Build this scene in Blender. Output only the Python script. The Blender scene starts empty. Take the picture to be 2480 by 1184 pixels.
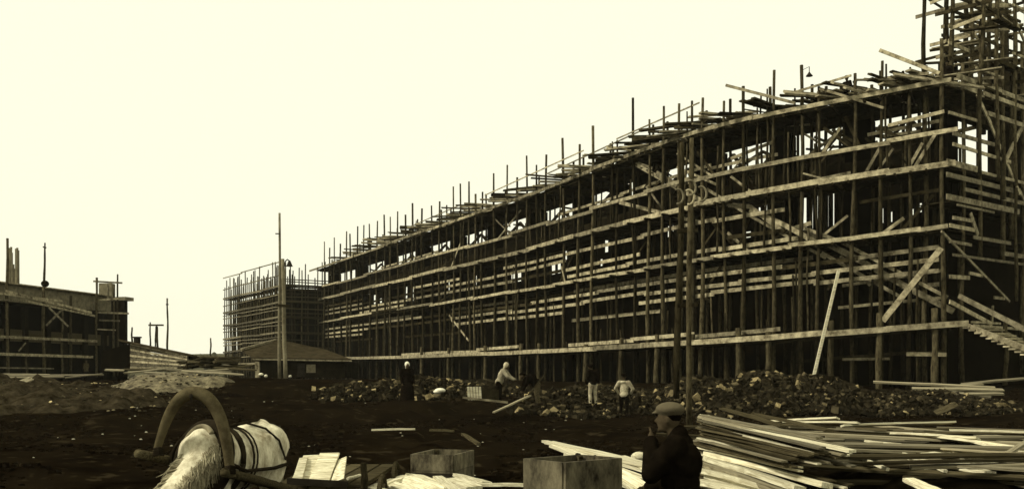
import bpy, bmesh, math, random
from mathutils import Vector, Matrix, noise
random.seed(7)
R = random.uniform
SC = bpy.context.scene
COL = SC.collection

# ------------------------------------------------------------ camera, sky, sun, exposure
F = 2358.0; CX = 1240.0; HY = 915.0; EYE = 2.0
cd = bpy.data.cameras.new('camera'); cam = bpy.data.objects.new('camera', cd); COL.objects.link(cam)
cam.location = (0, 0, EYE); cam.rotation_euler = (math.pi/2, 0, 0)
cd.sensor_width = 36; cd.lens = F/2480*36; cd.shift_y = (HY-592)/2480
cd.clip_start = 0.1; cd.clip_end = 4000
SC.camera = cam
SUN_EL, SUN_AZ = math.radians(38), math.radians(256)      # azimuth clockwise from +Y: from the left and behind
w = bpy.data.worlds.new('World'); SC.world = w; w.use_nodes = True
nt = w.node_tree; nt.nodes.clear()
sky = nt.nodes.new('ShaderNodeTexSky'); sky.sky_type = 'NISHITA'; sky.sun_disc = False
sky.sun_elevation = SUN_EL; sky.sun_rotation = SUN_AZ; sky.air_density = 2.0; sky.dust_density = 6.0
sc_ = nt.nodes.new('ShaderNodeMixRGB'); sc_.blend_type = 'MULTIPLY'; sc_.inputs[0].default_value = 1
sc_.inputs[2].default_value = (.08, .08, .08, 1)
mx = nt.nodes.new('ShaderNodeMixRGB'); mx.inputs[0].default_value = .93
mx.inputs[2].default_value = (1.10, 1.085, .85, 1)
bg = nt.nodes.new('ShaderNodeBackground'); bg.inputs[1].default_value = 1.0
out = nt.nodes.new('ShaderNodeOutputWorld')
nt.links.new(sky.outputs[0], sc_.inputs[1]); nt.links.new(sc_.outputs[0], mx.inputs[1])
nt.links.new(mx.outputs[0], bg.inputs[0]); nt.links.new(bg.outputs[0], out.inputs[0])
sd = bpy.data.lights.new('sun', 'SUN'); so = bpy.data.objects.new('sun', sd); COL.objects.link(so)
sd.energy = 3.8; sd.angle = math.radians(8); sd.color = (1, .95, .82)
sv = Vector((math.sin(SUN_AZ)*math.cos(SUN_EL), math.cos(SUN_AZ)*math.cos(SUN_EL), math.sin(SUN_EL)))
so.rotation_euler = sv.to_track_quat('Z', 'Y').to_euler()
SC.view_settings.view_transform = 'Standard'; SC.view_settings.look = 'None'
SC.view_settings.exposure = 0; SC.view_settings.gamma = 1

# ------------------------------------------------------------ materials
def mat(name, c, c2=None, scale=3.0, stretch=(1, 1, 1), rough=.95, objvar=.35, bump=.3, spots=None, island=None):
    m = bpy.data.materials.new(name); m.use_nodes = True
    t = m.node_tree; n = t.nodes; l = t.links; b = n['Principled BSDF']
    b.inputs['Roughness'].default_value = rough; b.inputs['Specular IOR Level'].default_value = .1 if max(c) > .1 else 0.0
    c2 = c2 or tuple(x*.5 for x in c)
    tc = n.new('ShaderNodeTexCoord'); mp = n.new('ShaderNodeMapping'); mp.inputs['Scale'].default_value = stretch
    l.new(tc.outputs['Object'], mp.inputs[0])
    nz = n.new('ShaderNodeTexNoise'); nz.inputs['Scale'].default_value = scale; nz.inputs['Detail'].default_value = 6
    nz.inputs['Roughness'].default_value = .7; l.new(mp.outputs[0], nz.inputs['Vector'])
    cr = n.new('ShaderNodeValToRGB'); cr.color_ramp.elements[0].position = .35; cr.color_ramp.elements[1].position = .65
    cr.color_ramp.elements[0].color = (*c2, 1); cr.color_ramp.elements[1].color = (*c, 1)
    l.new(nz.outputs['Fac'], cr.inputs[0]); last = cr.outputs[0]
    if spots:
        vn = n.new('ShaderNodeTexNoise'); vn.inputs['Scale'].default_value = spots[0]; vn.inputs['Detail'].default_value = 3
        l.new(tc.outputs['Object'], vn.inputs['Vector'])
        r2 = n.new('ShaderNodeValToRGB'); r2.color_ramp.elements[0].position = spots[1]; r2.color_ramp.elements[1].position = spots[1]+.08
        l.new(vn.outputs['Fac'], r2.inputs[0])
        mm = n.new('ShaderNodeMixRGB'); l.new(r2.outputs[0], mm.inputs[0]); l.new(last, mm.inputs[1]); mm.inputs[2].default_value = (*spots[2], 1)
        last = mm.outputs[0]
    if island:
        ge = n.new('ShaderNodeNewGeometry'); r3 = n.new('ShaderNodeValToRGB'); e = r3.color_ramp.elements
        e[0].position = 0; e[0].color = (.25, .25, .25, 1); e[1].position = 1; e[1].color = (9, 8.8, 7.8, 1)
        x_ = e.new(.80); x_.color = (.7, .7, .7, 1); x_ = e.new(.93); x_.color = (2.2, 2.2, 2.1, 1)
        l.new(ge.outputs['Random Per Island'], r3.inputs[0]); m3 = n.new('ShaderNodeVectorMath'); m3.operation = 'MULTIPLY'
        l.new(last, m3.inputs[0]); l.new(r3.outputs[0], m3.inputs[1]); last = m3.outputs[0]
    if objvar:
        oi = n.new('ShaderNodeObjectInfo'); mr = n.new('ShaderNodeMapRange')
        mr.inputs['To Min'].default_value = 1-objvar; mr.inputs['To Max'].default_value = 1+objvar
        l.new(oi.outputs['Random'], mr.inputs[0])
        mu = n.new('ShaderNodeVectorMath'); mu.operation = 'SCALE'; l.new(last, mu.inputs[0]); l.new(mr.outputs[0], mu.inputs['Scale'])
        last = mu.outputs[0]
    l.new(last, b.inputs['Base Color'])
    if bump:
        bp = n.new('ShaderNodeBump'); bp.inputs['Strength'].default_value = bump; bp.inputs['Distance'].default_value = .03
        l.new(nz.outputs['Fac'], bp.inputs['Height']); l.new(bp.outputs[0], b.inputs['Normal'])
    return m
M_POLE = mat('pole_bark', (.088, .074, .04), (.011, .008, .004), 9, (1, 1, .35), objvar=.45)
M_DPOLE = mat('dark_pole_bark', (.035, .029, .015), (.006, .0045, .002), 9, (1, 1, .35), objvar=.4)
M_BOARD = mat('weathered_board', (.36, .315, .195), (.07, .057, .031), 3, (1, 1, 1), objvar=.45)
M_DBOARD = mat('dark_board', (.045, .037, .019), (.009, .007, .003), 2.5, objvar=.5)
M_PALE = mat('fresh_plank', (.74, .70, .49), (.26, .22, .125), 2.0, (1.6, 24, 24), objvar=.22)
M_PILE = mat('stack_plank', (.28, .247, .155), (.05, .04, .02), 2.0, (1.6, 24, 24), objvar=.5)
M_OLD = mat('old_plank', (.085, .071, .038), (.01, .0075, .0035), 2.0, (1.6, 24, 24), objvar=.5)
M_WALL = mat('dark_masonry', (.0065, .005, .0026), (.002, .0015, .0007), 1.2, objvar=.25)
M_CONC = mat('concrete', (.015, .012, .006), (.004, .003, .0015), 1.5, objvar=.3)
M_BRICKL = mat('grey_cornice', (.21, .185, .115), (.09, .077, .045), 2.5, objvar=.15)
M_SOIL = mat('soil', (.0085, .006, .0028), (.0025, .0016, .0008), .55, objvar=0, bump=.8, spots=(2.2, .6, (.021, .016, .0085)))
M_SAND = mat('sand', (.17, .145, .083), (.022, .017, .009), 3.2, objvar=.1, bump=.8)
M_DSAND = mat('dark_sand', (.04, .032, .018), (.006, .0045, .002), 2.6, objvar=.1, bump=.8)
M_RUB = mat('brick_rubble', (.05, .041, .023), (.012, .0095, .005), 3.0, objvar=.1, island=True)
M_STONE = mat('pale_stone', (.6, .57, .42), (.3, .27, .18), 5, objvar=.3)
M_ROOF = mat('roof_felt', (.05, .04, .022), (.018, .014, .007), 2, objvar=.2)
M_IRON = mat('dark_iron', (.03, .026, .018), (.015, .012, .008), 5, rough=.6, objvar=.1)
M_GLASSY = mat('porcelain', (.62, .58, .42), (.45, .4, .28), 5, rough=.4, objvar=.05)
M_COAT = mat('dark_wool', (.008, .006, .0035), (.003, .0022, .0014), 8, objvar=.2)
M_SHIRT = mat('pale_cloth', (.42, .38, .25), (.16, .13, .08), 6, objvar=.25)
M_WHITE = mat('white_cloth', (.80, .77, .60), (.6, .56, .4), 6, objvar=.05)
M_CAP = mat('tweed_cap', (.075, .064, .038), (.09, .075, .045), 18, objvar=.05)
M_SKIN = mat('skin', (.06, .046, .026), (.04, .03, .017), 12, rough=.6, objvar=.1, bump=.05)
M_HORSE = mat('grey_horse_coat', (.70, .65, .46), (.22, .185, .11), 5.5, (1, 1, .6), objvar=0, bump=.25)
M_MANE = mat('horse_mane', (.40, .36, .23), (.14, .115, .065), 9, objvar=.3)
M_LEATHER = mat('harness_leather', (.022, .017, .010), (.010, .008, .005), 8, rough=.55, objvar=.2)
M_BOW = mat('bent_wood', (.10, .083, .044), (.04, .031, .016), 7, rough=.5, objvar=.1)
M_TREE = mat('far_foliage', (.07, .065, .035), (.03, .027, .015), .8, objvar=.2)
M_CRATE = mat('crate_board', (.15, .13, .078), (.012, .009, .005), 5.0, (1, 1, .5), objvar=.25, bump=.5)

# ------------------------------------------------------------ mesh helpers
class MB:
    def __init__(s): s.v = []; s.f = []
    def box8(s, p):
        b = len(s.v); s.v += [Vector(q) for q in p]
        s.f += [[b+i for i in q] for q in ((0, 3, 2, 1), (4, 5, 6, 7), (0, 1, 5, 4), (1, 2, 6, 5), (2, 3, 7, 6), (3, 0, 4, 7))]
    def beam(s, a, b, wd, ht, up=None):
        a = Vector(a); b = Vector(b); d = (b-a)
        if d.length < 1e-6: return
        d.normalize(); up = Vector(up) if up else Vector((0, 0, 1))
        if abs(d.dot(up)) > .95: up = Vector((0, 1, 0))
        sd_ = d.cross(up).normalized(); u = sd_.cross(d).normalized()
        x = sd_*wd/2; z = u*ht/2
        s.box8([a-x-z, a+x-z, b+x-z, b-x-z, a-x+z, a+x+z, b+x+z, b-x+z])
    def box(s, c, sx, sy, sz):
        x, y, z = c
        s.box8([(x-sx/2, y-sy/2, z-sz/2), (x+sx/2, y-sy/2, z-sz/2), (x+sx/2, y+sy/2, z-sz/2), (x-sx/2, y+sy/2, z-sz/2),
                (x-sx/2, y-sy/2, z+sz/2), (x+sx/2, y-sy/2, z+sz/2), (x+sx/2, y+sy/2, z+sz/2), (x-sx/2, y+sy/2, z+sz/2)])
    def tube(s, pts, rads, n=7, cap=True, flat=1.0, flatdir=None):
        pts = [Vector(p) for p in pts]
        if isinstance(rads, (int, float)): rads = [rads]*len(pts)
        b0 = len(s.v); px = None
        for i, p in enumerate(pts):
            d = (pts[min(i+1, len(pts)-1)]-pts[max(i-1, 0)]).normalized()
            if px is None:
                r_ = Vector((1, 0, 0)) if abs(d.x) < .9 else Vector((0, 1, 0))
                if flatdir is not None: r_ = Vector(flatdir)
                px = (r_-d*r_.dot(d)).normalized()
            else: px = (px-d*px.dot(d)).normalized()
            py = d.cross(px)
            for k in range(n):
                a = 2*math.pi*k/n
                s.v.append(p+px*math.cos(a)*rads[i]+py*math.sin(a)*rads[i]*flat)
            if i:
                for k in range(n):
                    q = b0+(i-1)*n; s.f.append([q+k, q+(k+1) % n, q+n+(k+1) % n, q+n+k])
        if cap:
            s.f.append([b0+k for k in range(n)][::-1]); q = b0+(len(pts)-1)*n; s.f.append([q+k for k in range(n)])
    def pole(s, a, b, r0=.11, r1=.08, wob=.05, n=7):
        a = Vector(a); b = Vector(b); k = 7; L = (b-a).length
        pts = []; rs = []; p1 = R(0, 6); p2 = R(0, 6)
        for i in range(k+1):
            t = i/k; o = Vector((math.sin(p1+t*5), math.sin(p2+t*4), 0))*wob*math.sin(math.pi*t)
            pts.append(a.lerp(b, t)+o); rs.append((r0+(r1-r0)*t)*R(.9, 1.12))
        s.tube(pts, rs, n)
    def ball(s, c, rx, ry=None, rz=None, nu=12, nv=8, rot=None):
        ry = ry or rx; rz = rz or rx; c = Vector(c); b = len(s.v)
        for j in range(nv+1):
            th = math.pi*j/nv
            for i in range(nu):
                ph = 2*math.pi*i/nu
                q = Vector((rx*math.sin(th)*math.cos(ph), ry*math.sin(th)*math.sin(ph), rz*math.cos(th)))
                if rot is not None: q = rot @ q
                s.v.append(c+q)
        for j in range(nv):
            for i in range(nu):
                s.f.append([b+j*nu+i, b+(j+1)*nu+i, b+(j+1)*nu+(i+1) % nu, b+j*nu+(i+1) % nu])
    def cap(s, a, b, r0, r1, n=12):
        a = Vector(a); b = Vector(b)
        s.ball(a, r0, nu=n); s.ball(b, r1, nu=n); s.tube([a, b], [r0, r1], n)
    def build(s, name, m, parent=None, origin=None, smooth=False):
        if not s.v: return None
        o0 = Vector(origin) if origin is not None else (parent.location.copy() if parent is not None and parent.type == 'EMPTY' and parent.parent is None else None)
        if o0 is None: o0 = Vector((0, 0, 0))
        me = bpy.data.meshes.new(name); me.from_pydata([tuple(v-o0) for v in s.v], [], s.f); me.update()
        me.materials.append(m)
        if smooth:
            for p in me.polygons: p.use_smooth = True
        o = bpy.data.objects.new(name, me); COL.objects.link(o)
        if parent is not None: o.parent = parent
        else: o.location = o0
        return o
def sub(mb, name, m, parent, root, smooth=False):        # a sub-part: coordinates relative to the thing's base
    o = mb.build(name, m, None, origin=root.location, smooth=smooth); o.location = (0, 0, 0); o.parent = parent; return o
def fuse(mb, name, m, parent=None, voxel=.02, smooth_it=4, origin=None):
    """one continuous skin over overlapping volumes"""
    o = mb.build(name, m, parent, origin)
    md = o.modifiers.new('r', 'REMESH'); md.mode = 'VOXEL'; md.voxel_size = voxel; md.use_smooth_shade = True
    ms = o.modifiers.new('s', 'SMOOTH'); ms.iterations = smooth_it; ms.factor = .5
    dg = bpy.context.evaluated_depsgraph_get(); dg.update()
    me = bpy.data.meshes.new_from_object(o.evaluated_get(dg)); o.modifiers.clear()
    o.data = me
    for p in me.polygons: p.use_smooth = True
    return o
def tag(o, label=None, cat=None, group=None, kind=None):
    if label: o['label'] = label
    if cat: o['category'] = cat
    if group: o['group'] = group
    if kind: o['kind'] = kind
    return o
def thing(name, loc, label, cat, group=None):
    o = bpy.data.objects.new(name, None); COL.objects.link(o); o.location = loc; o.empty_display_size = .3
    return tag(o, label, cat, group)
def V(x, y, Y): return Vector(((x-CX)/F*Y, Y, EYE+(HY-y)/F*Y))
def lerp_tab(t, x):
    if x <= t[0][0]:
        a, b = t[0], t[1]
    elif x >= t[-1][0]:
        a, b = t[-2], t[-1]
    else:
        for a, b in zip(t, t[1:]):
            if a[0] <= x <= b[0]: break
    return a[1]+(b[1]-a[1])*(x-a[0])/(b[0]-a[0])

# ------------------------------------------------------------ ground
def gz(X, Y):
    z = lerp_tab([(-50, 0), (12, 0.05), (20, .3), (30, .42), (37, .65), (44, 1.55), (60, 1.75), (90, 1.85), (400, 2.0), (900, 2.0)], Y)
    k = min(1, max(0, (-X-4)/8))*min(1, max(0, (Y-22)/8))*min(1, max(0, (60-Y)/15))
    z += k*.28
    if 10 < Y < 40:
        for c_, w_ in ((-4.5, .12), (-3.1, .12), (1.0, .16)):
            q_ = c_+(Y-18)*.22+1.2*math.sin(Y*.16+c_*.3); dd = abs(X-q_)
            if dd < 1: z += -.09*math.exp(-(dd/w_)**2)+.05*math.exp(-((dd-.3)/.12)**2)
        for c_ in (17.5, 19.0, 24.5, 29.5):
            q_ = c_+.05*X+1.0*math.sin(X*.22+c_); dd = abs(Y-q_)
            if dd < 1.5: z += .11*math.exp(-(dd/.35)**2)*(.5+noise.noise(Vector((X*.6, c_, 0))))
    d = max(0, min(1, (Y-8)/6))
    z += d*(.22*noise.noise(Vector((X*.16, Y*.13, 1)))+.10*noise.noise(Vector((X*.5, Y*.45, 5)))+.04*noise.noise(Vector((X*1.6, Y*1.5, 9))))*min(1, 60/max(Y, 1))
    return z
mb = MB()
ys = []; y = -30
while y < 950:
    ys.append(y); y += .35 if 8 < y < 50 else (1.2 if y < 110 else (8 if y < 300 else 40))
    if y < 8: y += 1.5
for j, Y in enumerate(ys):
    for i in range(141):
        t = i/70-1; hw = 30+max(Y, 0)*.75
        X = hw*(.45*t+.55*t**3); mb.v.append(Vector((X, Y, gz(X, Y))))
for j in range(len(ys)-1):
    for i in range(140):
        a = j*141+i; mb.f.append([a, a+1, a+142, a+141])
tag(mb.build('ground', M_SOIL, smooth=True), kind='structure')

# ------------------------------------------------------------ main facade frame of reference
TH = [(640, 178), (785, 222), (1000, 292), (1284, 378), (1441, 433), (1600, 482), (1684, 506), (1803, 531), (2000, 556), (2195, 577), (2290, 586), (2400, 596)]
TB = [(640, 872), (785, 869), (1000, 865), (1284, 854), (1441, 846), (1600, 838), (1803, 826), (2000, 811), (2195, 795), (2290, 787), (2400, 779)]
def plan_raw(x):
    Y = F*11/lerp_tab(TH, x); return Vector(((x-CX)/F*Y, Y))
def plan(x):
    p = Vector((0, 0))
    for d in (-36, -18, 0, 18, 36): p += plan_raw(x+d)/5
    p2 = plan_raw(x)
    p = p*.7+p2*.3
    t = (x-CX)/F; return Vector((t*p.y, p.y))
def nrm(x):
    d = plan(x+25)-plan(x-25); n = Vector((d.y, -d.x)).normalized()
    if n.y > 0: n = -n
    return n
def P(x, v, off=0):
    q = plan(x); n = nrm(x)
    zb = EYE+(HY-lerp_tab(TB, x))/F*q.y
    return Vector((q.x+n.x*off, q.y+n.y*off, zb+11*v))
def strip(mb, xa, xb, v0, v1, o0, o1, step=40, vfun=None):
    n = max(1, int(abs(xb-xa)/step)); b = len(mb.v)
    for i in range(n+1):
        x = xa+(xb-xa)*i/n
        for (v, o) in ((v0, o0), (v1, o0), (v1, o1), (v0, o1)): mb.v.append(P(x, v, o))
    for i in range(n):
        for k in range(4):
            mb.f.append([b+i*4+k, b+i*4+(k+1) % 4, b+i*4+4+(k+1) % 4, b+i*4+4+k])
    mb.f.append([b, b+1, b+2, b+3]); mb.f.append([b+n*4+3, b+n*4+2, b+n*4+1, b+n*4])

# pier positions
piers = [(2252, 2296), (2045, 2128), (1882, 1926), (1690, 1750), (1545, 1592), (1490, 1510)]
x = 1425.0
while x > 770:
    H = lerp_tab(TH, x); wd = H*.075; piers.append((x-wd, x)); x -= H*.26
BLD = thing('unfinished_building', P(1500, -.25, -2), 'long dark unfinished masonry block with open window bays behind the big scaffold', 'building')
# ground-storey and second-storey wall, band course
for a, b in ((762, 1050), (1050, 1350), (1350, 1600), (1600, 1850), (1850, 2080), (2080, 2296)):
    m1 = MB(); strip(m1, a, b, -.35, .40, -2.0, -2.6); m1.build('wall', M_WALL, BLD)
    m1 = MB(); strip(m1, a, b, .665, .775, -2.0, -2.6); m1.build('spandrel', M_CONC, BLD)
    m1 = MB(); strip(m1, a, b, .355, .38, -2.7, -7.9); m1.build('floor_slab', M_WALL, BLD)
RO = -7.5
def rx(x, off):
    xx = x
    for _ in range(14):
        q = P(xx, 0, off); xx -= ((q.x/q.y*F+CX)-x)*.8
    return xx
def RP(x, v, off):
    """point on the rear line of the block that is seen through the front at elevation v"""
    q = P(rx(x, off), 0, off); yb = lerp_tab(TB, x); H = lerp_tab(TH, x)
    return Vector((q.x, q.y, EYE+(HY-(yb-v*H))/F*q.y))
def rsolid(x0, x1, v0, v1, nm, m=None, off=RO, th=.4):
    n = max(1, int((x1-x0)/60))
    for i in range(n):
        a = x0+(x1-x0)*i/n; b = x0+(x1-x0)*(i+1)/n; p = [RP(a, v0, off), RP(b, v0, off), RP(b, v1, off), RP(a, v1, off)]
        o = Vector((0, th, 0)); m1 = MB(); m1.box8(p+[q+o for q in p]); m1.build(nm, m or M_WALL, BLD)
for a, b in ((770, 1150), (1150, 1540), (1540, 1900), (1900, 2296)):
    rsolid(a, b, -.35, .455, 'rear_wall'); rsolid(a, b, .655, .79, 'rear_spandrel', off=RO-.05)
for k, (a, b) in enumerate(piers):
    w_ = (b-a)*.5; a0_, b0_ = a, b; a, b = rx(a, -2.3), rx(b, -2.3)
    m1 = MB(); strip(m1, a, b, .402, .663, -2.02, -2.9, 100); m1.build('pier', M_WALL, BLD); m1 = MB(); strip(m1, a+w_*.1, b-w_*.3, .777, .955, -2.02, -2.9, 100); m1.build('upper_pier', M_WALL, BLD)
    if b < 1540 or k == 3:
        rsolid(a0_, a0_+w_, .79, 1.0, 'rear_upper_pier', off=RO+.02)
xs_ = sorted([(a+b)/2 for a, b in piers])
# rear window band: wall pieces around the panes of daylight
PANES = [(1925, 1958, .47, .655), (1962, 1974, .47, .655), (1980, 1996, .47, .655), (2006, 2012, .47, .65), (2018, 2026, .46, .65), (2040, 2046, .47, .64), (2050, 2062, .46, .65), (2117, 2134, .44, .56), (2138, 2146, .45, .52), (2152, 2168, .44, .50), (2190, 2196, .47, .54), (2210, 2220, .46, .50), (2228, 2240, .48, .52),
         (1838, 1846, .575, .625), (1852, 1862, .57, .625), (1562, 1575, .55, .64), (1580, 1584, .54, .64), (1600, 1626, .54, .64), (1630, 1633, .55, .64), (1765, 1776, .45, .49), (1800, 1822, .47, .50), (1480, 1488, .53, .62), (1466, 1474, .53, .60), (1418, 1428, .55, .645), (1432, 1440, .53, .64), (1455, 1460, .46, .50)]
x = 1395
while x > 790:
    H = lerp_tab(TH, x)
    if random.random() < .62:
        v_ = random.choice((.47, .50, .54)); PANES.append((x, x+H*R(.012, .035), v_, v_+R(.03, .11)))
    x -= H*R(.04, .07)
PANES.sort(); cur = 770
for (a, b, v0, v1) in PANES:
    if a > cur+.5: rsolid(cur, a, .455, .655, 'rear_panel')
    rsolid(a, b, v1, .655, 'rear_panel') if v1 < .654 else None
    if v0 > .458: rsolid(a, b, .455, v0, 'rear_panel')
    cur = b
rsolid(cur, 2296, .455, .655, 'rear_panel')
rsolid(2046, 2104, .79, 1.0, 'rear_upper_pier', off=RO+.02); rsolid(1872, 1916, .79, 1.0, 'rear_upper_pier', off=RO+.02); rsolid(2274, 2296, .79, 1.0, 'rear_upper_pier', off=RO+.02)
rsolid(1545, 1598, .79, 1.0, 'rear_upper_pier', off=RO+.02)
# loose formwork timbers seen in the open top storey
for k in range(62):
    x = 800+1480*random.random()**.75; a = P(x, R(.8, .99), R(-3, -6.5)); 
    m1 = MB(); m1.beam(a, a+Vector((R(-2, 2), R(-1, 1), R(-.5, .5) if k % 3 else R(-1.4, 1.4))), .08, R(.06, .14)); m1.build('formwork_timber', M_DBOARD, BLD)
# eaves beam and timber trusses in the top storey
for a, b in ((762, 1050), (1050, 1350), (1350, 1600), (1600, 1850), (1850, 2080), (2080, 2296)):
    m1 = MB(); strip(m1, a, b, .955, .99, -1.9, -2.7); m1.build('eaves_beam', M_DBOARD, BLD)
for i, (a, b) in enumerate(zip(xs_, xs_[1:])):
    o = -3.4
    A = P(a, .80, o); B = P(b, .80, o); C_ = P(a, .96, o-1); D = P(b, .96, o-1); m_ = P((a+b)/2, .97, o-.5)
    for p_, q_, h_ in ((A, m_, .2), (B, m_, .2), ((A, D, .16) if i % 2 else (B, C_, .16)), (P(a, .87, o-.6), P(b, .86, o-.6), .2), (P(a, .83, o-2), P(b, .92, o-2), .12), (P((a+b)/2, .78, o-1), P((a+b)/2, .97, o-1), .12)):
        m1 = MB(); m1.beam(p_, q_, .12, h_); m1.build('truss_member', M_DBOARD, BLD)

# ------------------------------------------------------------ main scaffold
SCF = thing('timber_scaffold', P(1500, -.25, 0), 'long dense timber scaffold of poles, ledgers and plank decks across the big building', 'scaffold')
poles = {788: 585, 801: 600, 812: 575, 827: 590, 842: 560, 850: 566, 869: 548, 884: 545, 897: 542, 917: 535, 933: 520, 948: 525, 966: 512, 985: 520, 1002: 492, 1025: 505, 1048: 498,
         1068: 488, 1085: 497, 1101: 452, 1118: 445, 1139: 440, 1155: 470, 1172: 465, 1199: 420, 1232: 400, 1256: 430, 1279: 378, 1303: 400, 1327: 375, 1366: 335, 1408: 350, 1440: 305, 1499: 340,
         1537: 238, 1577: 290, 1612: 258, 1649: 252, 1680: 245, 1706: 238, 1757: 246, 1803: 210, 1877: 172, 1943: 160, 1985: 212, 2072: 180, 2138: 150, 2203: 205, 2281: 98}
px_list = sorted(poles)
for x in px_list:
    H = lerp_tab(TH, x); yb = lerp_tab(TB, x); vt = (yb-poles[x])/H
    m1 = MB(); lean = R(-.25, .25)
    a = P(x, -.27, .12+R(-.05, .1)); b = P(x, vt, .12); a.x -= lean*.6
    m1.pole(a, b, R(.10, .14), R(.06, .08), .09); m1.build('pole', M_POLE if random.random() < .75 else M_DPOLE, SCF, smooth=True)
x = 778; inner = []
while x < 2275:
    inner.append(x); x += lerp_tab(TH, x)*R(.05, .085)
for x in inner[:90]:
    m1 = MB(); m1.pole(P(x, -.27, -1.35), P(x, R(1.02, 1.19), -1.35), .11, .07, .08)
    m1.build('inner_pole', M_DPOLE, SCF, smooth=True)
# short stout posts of the low working platform
sp = [1052, 1120, 1210, 1300, 1345, 1460, 1548, 1634, 1715, 1815, 1880, 2025, 2138, 2265]
for x in sp:
    m1 = MB(); m1.pole(P(x, -.27, 1.25), P(x, R(.02, .075), 1.2), .16, .13, .04); m1.build('short_post', M_POLE, SCF, smooth=True)
# ledgers
def seg_ledgers(v, off, wd, ht, name, m, x0, x1, unit=.34, jit=.012, skip=0, tilt=0):
    x = x0
    while x < x1:
        st = lerp_tab(TH, x)*unit*R(.8, 1.2); xb = min(x+st, x1)
        if x1-xb < st*.25: xb = x1
        if random.random() >= skip:
            m1 = MB(); j = R(-jit, jit); n = max(1, int((xb-x)/60)); ja = R(-jit, jit)
            pp = []
            for i in range(n+1):
                t = i/n; pp.append(P(x-4+(xb-x+8)*t, v+j+ja*t+tilt*t, off+R(0, .03)))
            for A, B in zip(pp, pp[1:]): m1.beam(A, B, wd, ht)
            m1.build(name, m() if callable(m) else m, SCF)
        x = xb
mixb = lambda: M_BOARD if random.random() < .8 else M_DBOARD
seg_ledgers(0.0, 1.42, .07, .26, 'ledger', M_BOARD, 800, 2340, .30, .003)
seg_ledgers(.405, .30, .07, .20, 'ledger', mixb, 778, 2292, .30, .010)
seg_ledgers(.66, .30, .07, .26, 'ledger', M_BOARD, 770, 2310, .30, .006)
seg_ledgers(.785, .30, .07, .20, 'ledger', mixb, 775, 2315, .28, .010)
seg_ledgers(1.0, .32, .08, .20, 'ledger', M_BOARD, 690+70, 2300, .40, .004)
# inner guard boards, seen as pale stripes between the poles
for v, o, s in ((.235, -.1, .2), (.278, -.1, .1), (.318, -.1, .15), (.44, -.1, .45), (.482, -.1, .3), (.53, -.1, .2), (.575, -.12, .25), (.36, -1.1, .3), (.19, -1.2, .5)):
    if .44 < v < .6:
        seg_ledgers(v, o, .05, .20, 'guard_board', mixb, 790, 1895, .42, .006, s); seg_ledgers(v-.02, o, .05, .16, 'guard_board', M_DBOARD, 2085, 2270, .3, .006, s)
    else: seg_ledgers(v, o, .05, .20, 'guard_board', mixb, 790, 2270, .42, .006, s)
seg_ledgers(.03, .9, .05, .2, 'toe_board', mixb, 1000, 1900, .3, .01, .35)
seg_ledgers(.86, -1.2, .05, .16, 'guard_board', mixb, 900, 2280, .45, .01, .3)
seg_ledgers(.62, -.9, .05, .12, 'rail', M_DBOARD, 900, 1880, .5, .012, .4)
seg_ledgers(-.1, -1.1, .05, .16, 'rail', M_DBOARD, 1900, 2280, .3, .01, .3)
for k in range(84):
    x = 800+1470*random.random()**.8; v0 = random.choice((-.25, -.25, 0, .2, .4, .4, .66, .66)); m1 = MB(); o_ = R(-1.2, .6)
    m1.pole(P(x, v0, o_), P(x+R(-8, 8), min(v0+R(.3, .55), 1.12), o_), .06, .045, .05, 5); m1.build('prop', M_DPOLE if k % 3 else M_POLE, SCF, smooth=True)
for k in range(46):
    x = 850+1380*random.random()**.7; v0 = random.choice((.41, .42, .67, .68, .2, .79, .8)); m1 = MB(); dx = lerp_tab(TH, x)*R(.05, .16)*random.choice((-1, 1))
    m1.beam(P(x, v0, -.5), P(x+dx, v0+R(.06, .17), -.5), .05, R(.08, .16)); m1.build('short_brace', M_BOARD if k % 3 == 0 else M_DBOARD, SCF)
# decks
def deck(v, o0, o1, x0, x1, unit=.3, nb=5):
    x = x0
    while x < x1-5:
        xb = min(x+lerp_tab(TH, x)*unit*R(.8, 1.2), x1); m1 = MB()
        for k in range(nb):
            oa = o0+(o1-o0)*(k+.5)/nb; wd = abs(o1-o0)/nb*R(.8, .97); dv = R(-.002, .002)
            n = max(1, int((xb-x)/50))
            pp = [P(x+(xb-x)*i/n+R(-5, 5)*(i in (0, n)), v+dv, oa) for i in range(n+1)]
            for A, B in zip(pp, pp[1:]): m1.beam(A, B, wd, .05)
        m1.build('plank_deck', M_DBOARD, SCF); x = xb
deck(-.014, 1.35, -1.5, 800, 2300, .35, 6)
deck(.392, .25, -1.9, 780, 2290, .45)
deck(.645, .25, -1.9, 780, 2290, .45)
deck(.985, .25, -2.7, 765, 2290, .33, 8)
# transoms under the decks
for k in range(33):
    x = 800+1480*(k/33)**.8
    for v in (.385, .64, .972):
        m1 = MB(); m1.pole(P(x, v, .75), P(x, v, -2), .07, .06, .02, 5); m1.build('transom', M_DPOLE, SCF)
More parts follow.
